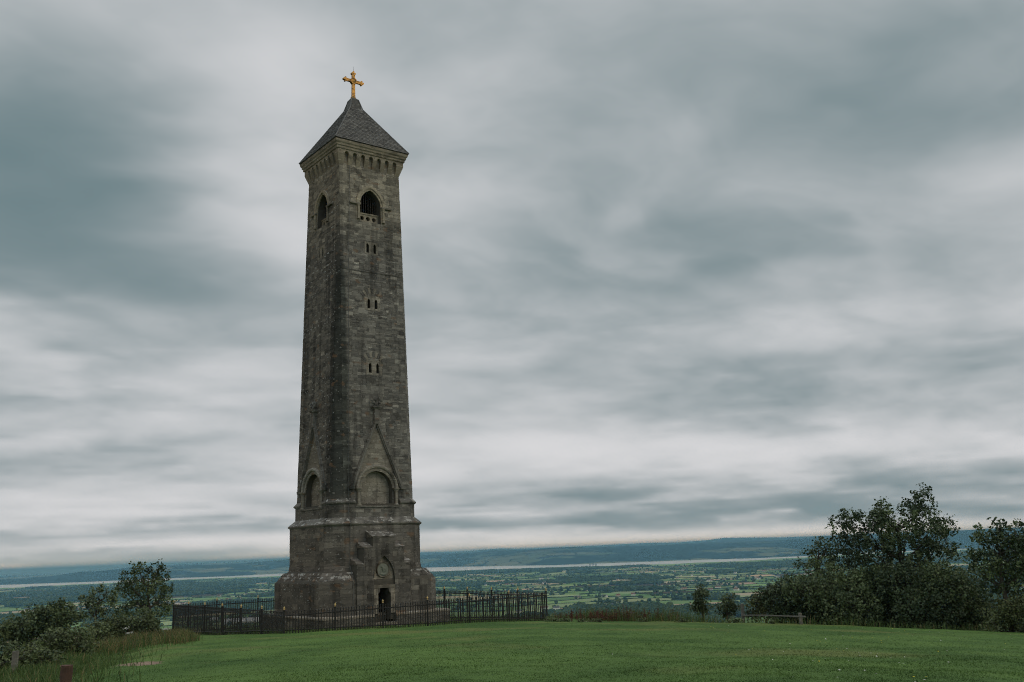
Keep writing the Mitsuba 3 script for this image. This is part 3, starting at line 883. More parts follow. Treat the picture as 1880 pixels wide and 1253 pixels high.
    for u in (-0.38, 0.0, 0.38):
        par = par.difference(Point(u, 22.73).buffer(0.125))
    put(wk + '__parapet', cat([prism(k, par, 1.55, 1.70), prism(k, sbox(-0.66, 22.96, 0.66, 23.03), 1.52, 1.74)]), 'stone', rot=True, uv=(0.62, 0.8))
    for i, u in enumerate(np.linspace(-0.5, 0.5, 8)):
        c = FN[k] * 1.58 + FT[k] * u
        top = 23.42 + 0.95 * math.sqrt(max(0.0, 1 - (u / 0.70) ** 2))
        put(nn(f'{wk}__bar'), tube([c + Z3 * 23.0, c + Z3 * top], 0.016, 5), 'iron', rot=True)

put(f'{MON}__belfry_floor', boxm((-1.24, -1.24, 22.0), (1.24, 1.24, 22.42)), 'mortar', rot=True)
# thin drip course two thirds up
put(f'{MON}__drip_course', poly_stone(FS[0], sbox(-1.9, 19.45, 1.9, 19.50), 0.035), 'stone', rot=True, uv=(0.2, 0.3))

# --- string courses and weatherings
gap = [man(prism(k, sbox(-1.32, 6.4, 1.32, 7.2), 1.9, 3.2)) for k in range(4)]
u_ring = man(octo([(2.56, 0.57, 6.70), (2.65, 0.60, 6.77), (2.655, 0.60, 6.83), (2.50, 0.53, 7.0)])) - man(octo([(2.35, 0.5, 6.6), (2.35, 0.5, 7.1)]))
for g in gap:
    u_ring -= g
for piece in u_ring.decompose():
    put(nn(f'{MON}__string_course'), piece, 'stone', rot=True, uv=(0.42, 0.3))
put(f'{MON}__stage', octo([(2.545, 0.57, 5.7), (2.545, 0.57, 6.74)]), 'mortar', rot=True)
R_ST = cst(2.56)
for k in range(4):
    lay(faces(R_ST, cst(0.57))[k], 'stage', 6.06, 6.70 if k > 3 else 6.55, (0.15, 0.24), (0.35, 0.8), VIS(k), tone=(0.2, 0.6))
    lay(faces(R_ST, cst(0.57))[4 + k], 'stage', 6.06, 6.70, (0.2, 0.3), (0.5, 1.2), VIS(4 + k), tone=(0.2, 0.5))
    for s in (-1, 1):
        lay(faces(R_ST, cst(0.57))[k], 'stage', 6.55, 6.70, (0.15, 0.15), (0.3, 0.6), VIS(k), hole=sbox(-1.32, 6.4, 1.32, 6.8), tone=(0.2, 0.6)) if s < 0 else None
put(f'{MON}__weathering', octo([(2.84, 0.78, 5.60), (2.93, 0.80, 5.68), (2.935, 0.80, 5.74), (2.545, 0.57, 6.07)]), 'stone', rot=True, uv=(0.55, 0.3))

# --- lower stage, batter, base, plinth
DU = -0.19
sh = lambda g: affinity.translate(g, DU, 0)
door_cut = man(prism(0, sh(sbox(-0.36, 0.70, 0.36, 2.45)), 2.2, 4.2))
put(f'{MON}__lower_stage', octo([(2.825, 0.78, 3.2), (2.825, 0.78, 5.62)]), 'mortar', rot=True)
R_LO = cst(2.84)
PORCH = Polygon([(-1.57, 1.2), (1.57, 1.2), (1.57, 3.66), (1.17, 3.66), (1.17, 4.46), (0.64, 4.46), (0.64, 5.0), (-0.64, 5.0), (-0.64, 4.46), (-1.17, 4.46), (-1.17, 3.66), (-1.57, 3.66)])
PORCH = sh(PORCH)
FL = faces(R_LO, cst(0.78))
for k in range(8):
    lay(FL[k], 'lower_stage', 3.64, 5.60, (0.18, 0.28), (0.4, 0.95), VIS(k), hole=PORCH.buffer(0.02) if k == 0 else None, tone=(0.25, 0.7), proud=(0.0, 0.012))
body = man(octo([(3.405, 0.78, 0.9), (3.405, 0.78, 2.82), (3.34, 0.78, 2.90), (3.05, 0.78, 3.31), (2.93, 0.78, 3.33), (2.87, 0.78, 3.40), (2.83, 0.78, 3.66)])) - door_cut - man(prism(0, sh(sbox(-0.7, 0.6, 0.7, 2.7)), 1.2, 2.3))
put(f'{MON}__base', body, 'mortar', rot=True)
FB = faces(cst(3.42), cst(0.78))
FW = faces(lin([(2.90, 3.345), (3.31, 3.06)]), cst(0.78))
FW2 = faces(lin([(3.40, 2.875), (3.66, 2.835)]), cst(0.78))
for k in range(8):
    lay(FB[k], 'base', 1.21, 2.82, (0.20, 0.32), (0.4, 1.0), VIS(k), hole=PORCH.buffer(0.01) if k == 0 else None, tone=(0.10, 0.55))
    lay(FW[k], 'base', 2.84, 3.31, (0.14, 0.18), (0.3, 0.7), VIS(k), hole=PORCH.buffer(0.01) if k == 0 else None, tone=(0.2, 0.6), proud=(0.0, 0.035), jitter=0.015)
    lay(FW2[k], 'base', 3.36, 3.64, (0.13, 0.16), (0.3, 0.7), VIS(k), hole=PORCH.buffer(0.01) if k == 0 else None, tone=(0.2, 0.6), proud=(0.0, 0.03), jitter=0.012)

plinth = man(octo([(3.62, 0.0, -0.5), (3.62, 0.0, 1.08)])) - man(prism(0, sh(sbox(-0.62, 0.1, 0.62, 1.4)), 2.9, 4.2))
put(f'{MON}__plinth', plinth, 'mortar', rot=True)
ledge = man(octo([(3.66, 0.0, 1.09), (3.66, 0.0, 1.16), (3.60, 0.0, 1.215)])) - man(prism(0, sh(sbox(-0.62, 0.1, 0.62, 1.4)), 2.9, 4.2))
put(f'{MON}__plinth__ledge', ledge, 'stone', rot=True, uv=(0.95, 0.9))
FP = faces(cst(3.63), cst(0.001))
for k in range(4):
    lay(FP[k], 'plinth', 0.12, 1.08, (0.22, 0.33), (0.5, 1.1), VIS(k), hole=sh(sbox(-0.62, 0.1, 0.62, 1.4)) if k == 0 else None, tone=(0.1, 0.45))

# --- stepped door surround on the right-hand face
DOOR = Polygon([(-0.36, 0.70), (0.36, 0.70), (0.36, 2.16), (0.25, 2.30), (0.25, 2.45), (-0.25, 2.45), (-0.25, 2.30), (-0.36, 2.16)])
TYM = pointed(0.62, 2.62, 2.95, 1.30)
DOOR, TYM = sh(DOOR), sh(TYM)
PK = f'{MON}__porch'
porch = man(prism(0, PORCH, 2.7, 3.49)) - man(prism(0, DOOR, 2.0, 4.0)) - man(prism(0, TYM, 3.33, 4.0))
put(PK, porch, 'mortar', rot=True)
FPO = Face(FN[0], FT[0], cst(3.50), cst(1.80))
surround = unary_union([sh(sbox(-0.60, 1.2, -0.36, 2.62)), sh(sbox(0.36, 1.2, 0.60, 2.62)), sh(sbox(-0.60, 2.45, 0.60, 2.62)), DOOR])
lay(FPO, 'porch', 1.21, 5.0, (0.18, 0.27), (0.3, 0.75), 1.0, only=PORCH.buffer(-0.003), hole=unary_union([TYM, surround]), tone=(0.05, 0.6), proud=(-0.005, 0.03), jitter=0.012)
FTY = Face(FN[0], FT[0], cst(3.335), cst(0.85))
lay(FTY, 'porch', 2.63, 4.0, (0.16, 0.26), (0.25, 0.5), 1.0, only=TYM.buffer(-0.004), hole=Point(DU, 3.36).buffer(0.40), tone=(0.55, 0.95), pale=1.0, proud=(0.0, 0.008))
for s in (-1, 1):
    lay(FPO, 'porch', 1.21, 2.44, (0.26, 0.34), (0.3, 0.3), 1.0, only=sh(sbox(-0.60, 1.2, -0.365, 2.45) if s < 0 else sbox(0.365, 1.2, 0.60, 2.45)), tone=(0.35, 0.7), pale=1.0, proud=(0.01, 0.02))
put(PK + '__lintel', poly_stone(FPO, sh(sbox(-0.60, 2.455, 0.60, 2.61)), 0.02), 'stone', rot=True, uv=(0.5, 0.9))
for i, (x0, x1, zf) in enumerate(((-0.70, 0.70, 5.0), (-1.22, -0.64, 4.46), (0.64, 1.22, 4.46), (-1.62, -1.17, 3.66), (1.17, 1.62, 3.66))):
    a_ = [(3.54, zf), (3.54, zf + 0.05), (2.78, zf + 0.36), (2.78, zf)]
    x0, x1 = x0 + DU, x1 + DU
    pts8 = [FN[0] * d + FT[0] * x + Z3 * z for x in (x0, x1) for d, z in a_]
    cm = tm(m3.Manifold.hull_points(np.array(pts8)).refine_to_length(0.07))
    cv = np.asarray(cm.vertices)
    cv = cv + 0.075 * (np.stack([meshkit.noise(cv * 5.5 + o_) for o_ in (1.0, 31.0, 61.0)], -1) - 0.5)
    put(nn(PK + '__coping'), tm((cv, cm.faces)), 'stone', smooth=35, rot=True, uv=(0.45, 0.3))
rolls = [tube([FN[0] * 3.51 + FT[0] * u + Z3 * z for u, z in list(np.array(TYM.exterior.coords)[2:-1])], 0.022, 5)]
put(PK + '__hood_mould', cat(rolls), 'stone', smooth=40, rot=True, uv=(0.4, 0.3))
# bronze roundel with a bearded head in low relief
c_ = FN[0] * 3.33 + Z3 * 3.36 + FT[0] * DU
M_ = np.array([FT[0], Z3, FN[0]])
ringp = lathe([(0.36, 0.0), (0.40, 0.05), (0.37, 0.10), (0.32, 0.06), (0.32, 0.0)], 40)
put(PK + '__roundel', tm((np.asarray(ringp.vertices) @ M_ + c_, ringp.faces)), 'stone', smooth=40, rot=True, uv=(0.8, 0.9))
disc = lathe([(0.325, 0.02), (0.32, 0.045), (0.0, 0.06)], 40)
rel = [disc]
for (x, y, sx, sy, sz) in ((0.02, 0.05, 0.10, 0.13, 0.07), (0.03, -0.07, 0.075, 0.10, 0.055), (0.0, -0.22, 0.20, 0.09, 0.05), (-0.04, 0.13, 0.11, 0.06, 0.06)):
    s_ = trimesh.creation.icosphere(2)
    rel.append(tm((np.asarray(s_.vertices) * (sx, sy, sz) + (x, y, 0.05), s_.faces)))
rel = cat(rel)
put(PK + '__relief', tm((np.asarray(rel.vertices) @ M_ + c_, rel.faces)), 'bronze', smooth=40, rot=True)
labels[PK + '__relief'] = {'label': 'weathered bronze portrait disc over the door'}
put(f'{MON}__door', prism(0, sh(sbox(-0.36, 0.78, 0.36, 2.45)), 2.38, 2.44), 'dark_wood', rot=True)
labels[f'{MON}__door'] = {'label': 'dark doorway deep in the stepped porch'}
put(f'{MON}__threshold', cat([boxm((DU - 0.62, -3.70, 0.60), (DU + 0.62, -2.45, 0.77)), boxm((DU - 0.8, -4.05, 0.40), (DU + 0.8, -3.71, 0.60))]), 'stone', rot=True, uv=(0.8, 0.9))

# --- cornice
CK = f'{MON}__cornice'
zc0 = 26.44
prof = [(1.90, zc0), (2.17, zc0), (2.19, zc0 + 0.03), (2.19, zc0 + 0.13), (2.25, zc0 + 0.17), (2.25, zc0 + 0.27), (2.31, zc0 + 0.33), (2.33, zc0 + 0.42), (2.33, zc0 + 0.48), (1.90, zc0 + 0.50)]
put(CK, octo([(r, 0.0, z) for r, z in prof]), 'stone', rot=True, uv=(0.42, 0.6))
put(CK + '__wall', octo([(1.915, 0.0, 25.66), (1.915, 0.0, zc0)]), 'stone', rot=True, uv=(0.5, 0.3))
PITCHC = 0.5133
for k in range(4):
    arcade = sbox(-2.10, 26.16, 2.10, zc0 - 0.004)
    for i in range(-3, 4):
        arcade = arcade.difference(unary_union([sbox(i * PITCHC - 0.125, 26.0, i * PITCHC + 0.125, 26.22), Point(i * PITCHC, 26.22).buffer(0.125)]))
    put(nn(CK + '__arcade'), prism(k, arcade, 1.93, 2.125), 'stone', rot=True, uv=(0.42, 0.6))
    for i in range(8):
        u = (i - 3.5) * PITCHC
        w = 0.132
        if abs(i - 3.5) > 3:
            continue
        pts8 = [FT[k] * (u + s * w) + FN[k] * d + Z3 * z for s in (-1, 1) for d, z in ((1.90, 25.62), (1.925, 25.62), (2.12, 26.158), (1.90, 26.158))]
        put(nn(CK + '__corbel'), m3.Manifold.hull_points(np.array(pts8)), 'stone', rot=True, uv=(0.25 + 0.3 * rng.random(), 0.6))
for k in range(4):
    n2 = FN[k] + FN[k - 1]
    a, b = FN[k], FN[k - 1]
    u0 = 3 * PITCHC + 0.125
    pts = [a * 1.90 + b * 1.90 + Z3 * 25.58, a * 1.925 + b * 1.925 + Z3 * 25.58, a * 2.12 + b * 2.12 + Z3 * 26.158, a * 2.12 + b * u0 + Z3 * 26.158, a * u0 + b * 2.12 + Z3 * 26.158, a * 1.925 + b * u0 + Z3 * 25.6, a * u0 + b * 1.925 + Z3 * 25.6, a * u0 + b * u0 + Z3 * 26.158, a * u0 + b * u0 + Z3 * 25.6]
    put(nn(CK + '__corbel'), m3.Manifold.hull_points(np.array(pts)), 'stone', rot=True, uv=(0.55, 0.8))

# --- roof of slates
RK = f'{MON}__roof'
R_RF = lin([(26.96, 2.36), (30.02, 0.40)])
put(RK, octo([(2.35, 0, 26.945), (2.34, 0, 26.985), (0.385, 0, 30.02), (0.21, 0, 30.72), (0.14, 0, 30.78), (0.0, 0, 30.80)]), 'slate', rot=True, uv=(0.3, 0.5))
sl, su = [], []
for k in range(4):
    zz = np.linspace(26.97, 29.98, 25)
    for i in range(24):
        z0, z1 = zz[i], zz[i] + (zz[1] - zz[0]) * 1.25
        w0 = float(R_RF(z0)) - 0.005
        n_ = max(2, int(round(2 * w0 / 0.23)))
        ed = np.linspace(-w0, w0, n_ + 1)
        if i % 2:
            ed[1:-1] += w0 / n_
            ed = ed[:-1] if ed[-2] > w0 - 0.03 else ed
            ed[-1] = w0
        for a, b in zip(ed[:-1], ed[1:]):
            w1 = float(R_RF(z1)) - 0.005
            th = rng.uniform(0.008, 0.022)
            q = np.array([(a + 0.006, z0), (b - 0.006, z0), (min(b - 0.006, w1), z1), (max(a + 0.006, -w1), z1)])
            q[2, 0], q[3, 0] = max(q[2, 0], q[3, 0]), min(q[2, 0], q[3, 0])
            rfz = R_RF(q[:, 1])
            dd = np.array([th + 0.022, th + 0.022, 0.008, 0.008])
            fr = FT[k] * q[:, :1] + FN[k] * (rfz + dd)[:, None] + Z3 * q[:, 1:2]
            bk = FT[k] * q[:, :1] + FN[k] * (rfz - 0.01)[:, None] + Z3 * q[:, 1:2]
            m = tm((np.vstack([fr, bk]), [(0, 1, 2), (0, 2, 3)] + [x for i_ in range(4) for x in ((i_, i_ + 4, (i_ + 1) % 4 + 4), (i_, (i_ + 1) % 4 + 4, (i_ + 1) % 4))]))
            sl.append(m); su.append(np.tile([[rng.random(), 0]], (8, 1)))
put(RK + '__slate', cat(sl), 'slate', rot=True, uv=np.vstack(su), kind='stuff', label='courses of grey roof slates')
for k in range(4):
    n2 = unit(FN[k] + FN[k - 1])
    put(nn(RK + '__hip'), tube([n2 * 2.37 * 1.414 + Z3 * 26.99, n2 * 0.41 * 1.414 + Z3 * 30.05, n2 * 0.22 * 1.414 + Z3 * 30.72], 0.035, 6), 'lead', rot=True)
put(RK + '__cap', octo([(0.225, 0.05, 30.68), (0.235, 0.05, 30.74), (0.15, 0.04, 30.82), (0.10, 0.03, 30.86)]), 'lead', rot=True)

# --- gold cross
XK = f'{MON}__cross'
t_, d_ = 0.075, 0.07
fl = lambda cx, cz, s, dx, dz: unary_union([Point(cx, cz).buffer(s * 0.55), Point(cx + dz * s * 0.8, cz + dx * s * 0.8).buffer(s * 0.5), Point(cx - dz * s * 0.8, cz - dx * s * 0.8).buffer(s * 0.5), Point(cx + dx * s * 0.8, cz + dz * s * 0.8).buffer(s * 0.5)])
put(XK, prism(0, Polygon([(-0.12, 30.86), (0.12, 30.86), (0.10, 31.0), (0.084, 31.75), (0.084, 32.42), (-0.084, 32.42), (-0.084, 31.75), (-0.10, 31.0)]), -d_, d_), 'gold', rot=True)
put(XK + '__arm', prism(0, unary_union([sbox(-0.52, 31.885, -0.085, 32.055), sbox(0.085, 31.885, 0.52, 32.055)]), -0.06, 0.06), 'gold', rot=True)
for i, (cx, cz, dx, dz) in enumerate(((-0.54, 31.97, -1, 0), (0.54, 31.97, 1, 0), (0, 32.46, 0, 1))):
    put(nn(XK + '__arm_end'), prism(0, fl(cx, cz, 0.115, dx, dz), -0.078, 0.078), 'gold', rot=True)
disc = lathe([(0.20, -0.09), (0.21, -0.07), (0.21, 0.07), (0.20, 0.10), (0.15, 0.10), (0.14, 0.085), (0.0, 0.12)], 28)
put(XK + '__disc', tm((np.asarray(disc.vertices) @ np.array([FT[0], Z3, FN[0]]) + Z3 * 31.97, disc.faces)), 'gold', smooth=35, rot=True)
put(XK + '__foot', lathe([(0.16, 30.82), (0.17, 30.88), (0.13, 30.94), (0.10, 30.97)], 12), 'gold', smooth=35, rot=True)
labels[XK] = {'label': 'gilded cross with trefoil ends on the roof tip'}
put(f'{MON}__lightning_rod', tube([Z3 * 32.5, Z3 * 32.95], [0.012, 0.006], 5), 'iron', rot=True)

# --- lightning conductor down the right-hand face
cp = [FS[0].at(u, z, 0.03) for u, z in ((-1.29, 25.6), (-1.44, 19.92), (-1.56, 13.2), (-1.66, 7.44), (-1.67, 7.02))]
cp += [FN[0] * r + FT[0] * u + Z3 * z for r, u, z in ((2.68, -1.70, 6.83), (2.59, -1.71, 6.66), (2.59, -1.73, 6.12), (2.96, -1.78, 5.74), (2.87, -1.79, 5.55), (2.87, -1.80, 3.68), (3.10, -1.85, 3.34), (3.45, -1.92, 2.84), (3.45, -1.92, 1.24))]
put(f'{MON}__lightning_conductor', tube(cp, 0.011, 5), 'lead', rot=True)

# --- hand the stones out: the 300 that show largest as parts, the rest joined
order = sorted(range(len(STONES)), key=lambda i: -STONES[i][0])
top = set(order[:300])
rest = {}
for i, (sc, holder, m, t_, pale) in enumerate(STONES):
    if i in top:
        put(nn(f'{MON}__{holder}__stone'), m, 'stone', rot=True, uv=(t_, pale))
    else:
        rest.setdefault(holder, []).append((m, t_, pale))
for holder, ls in rest.items():
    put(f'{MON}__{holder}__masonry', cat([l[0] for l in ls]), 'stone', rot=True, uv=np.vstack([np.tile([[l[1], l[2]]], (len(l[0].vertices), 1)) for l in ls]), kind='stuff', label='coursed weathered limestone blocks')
print('stones', len(STONES))

# ------------------------------------------------------------------ iron railing round the monument
IR = 'iron_railing'
tag(IR, 'black iron railing with small gilt finials enclosing the monument', 'fence')
HF, TOPZ = 7.27, 1.93
loc2w = lambda u, v: (ROT @ np.array([u, v, 0.0]))[:2]
gz1 = lambda x, y: float(ground_z(np.array([x]), np.array([y]))[0])
bar_mesh = cat([tube([(0, 0, 0), (0, 0, 0.93)], 0.021, 5, cap=False), lathe([(0.021, 0.93), (0.033, 0.945), (0.0, 1.0)], 5)])
post_mesh = lathe([(0.045, 0.0), (0.045, 0.06), (0.042, 0.08), (0.042, 0.96), (0.05, 0.97), (0.05, 1.0), (0.0, 1.0)], 8)
fin_mesh = lathe([(0.8 * a_, 0.85 * b_) for a_, b_ in [(0.02, 0.0), (0.055, 0.02), (0.04, 0.05), (0.025, 0.06), (0.058, 0.085), (0.06, 0.11), (0.035, 0.145), (0.014, 0.18), (0.0, 0.215)]], 10)
bar_d, post_d, fin_d = ply(bar_mesh, 'iron', smooth=40), ply(post_mesh, 'iron', smooth=40), ply(fin_mesh, 'gilt_finial', smooth=40)
rng = np.random.default_rng(3)
bars = []
sides = [((-HF, -HF), (HF, -HF)), ((-HF, -HF), (-HF, HF)), ((HF, -HF), (HF, HF)), ((-HF, HF), (HF, HF))]
done = set()
for a, b in sides:
    a, b = np.array(a), np.array(b)
    for i in range(7):
        p = a + (b - a) * i / 6
        kk = tuple(np.round(p, 3))
        x, y = loc2w(*p)
        z = gz1(x, y) - 0.05
        if kk not in done:
            done.add(kk)
            key = nn(IR + '__post')
            scene[key] = {**post_d, 'to_world': T().translate([x, y, z]).scale([1, 1, TOPZ - z])}
            scene[key + '__finial'] = {**fin_d, 'to_world': T().translate([x, y, TOPZ])}
            labels[key + '__finial'] = {'label': 'small gilded finial on a railing post'}
        if i < 6:
            for j in range(1, 18):
                q = a + (b - a) * (i + j / 18) / 6
                x, y = loc2w(*q)
                bars.append((np.hypot(x - CAM[0], y - CAM[1]), x, y, gz1(x, y) - 0.02))
    for zz in (1.70, None):
        P = []
        for t in np.linspace(0, 1, 13):
            x, y = loc2w(*(a + (b - a) * t))
            P.append((x, y, zz if zz else gz1(x, y) + 0.14))
        put(nn(IR + '__rail'), tube(P, 0.026, 4), 'iron')
bars.sort()
for n_, (d, x, y, z) in enumerate(bars[:300]):
    scene[nn(IR + '__bar')] = {**bar_d, 'to_world': T().translate([x, y, z]).scale([1, 1, TOPZ - 0.03 + rng.normal(0, 0.006) - z])}
bk = []
for d, x, y, z in bars[300:]:
    v = np.asarray(bar_mesh.vertices) * (1, 1, TOPZ - 0.03 - z) + (x, y, z)
    bk.append(tm((v, bar_mesh.faces)))
put(IR + '__far_bars', cat(bk), 'iron', kind='stuff', label='thin iron bars on the far side of the railing')


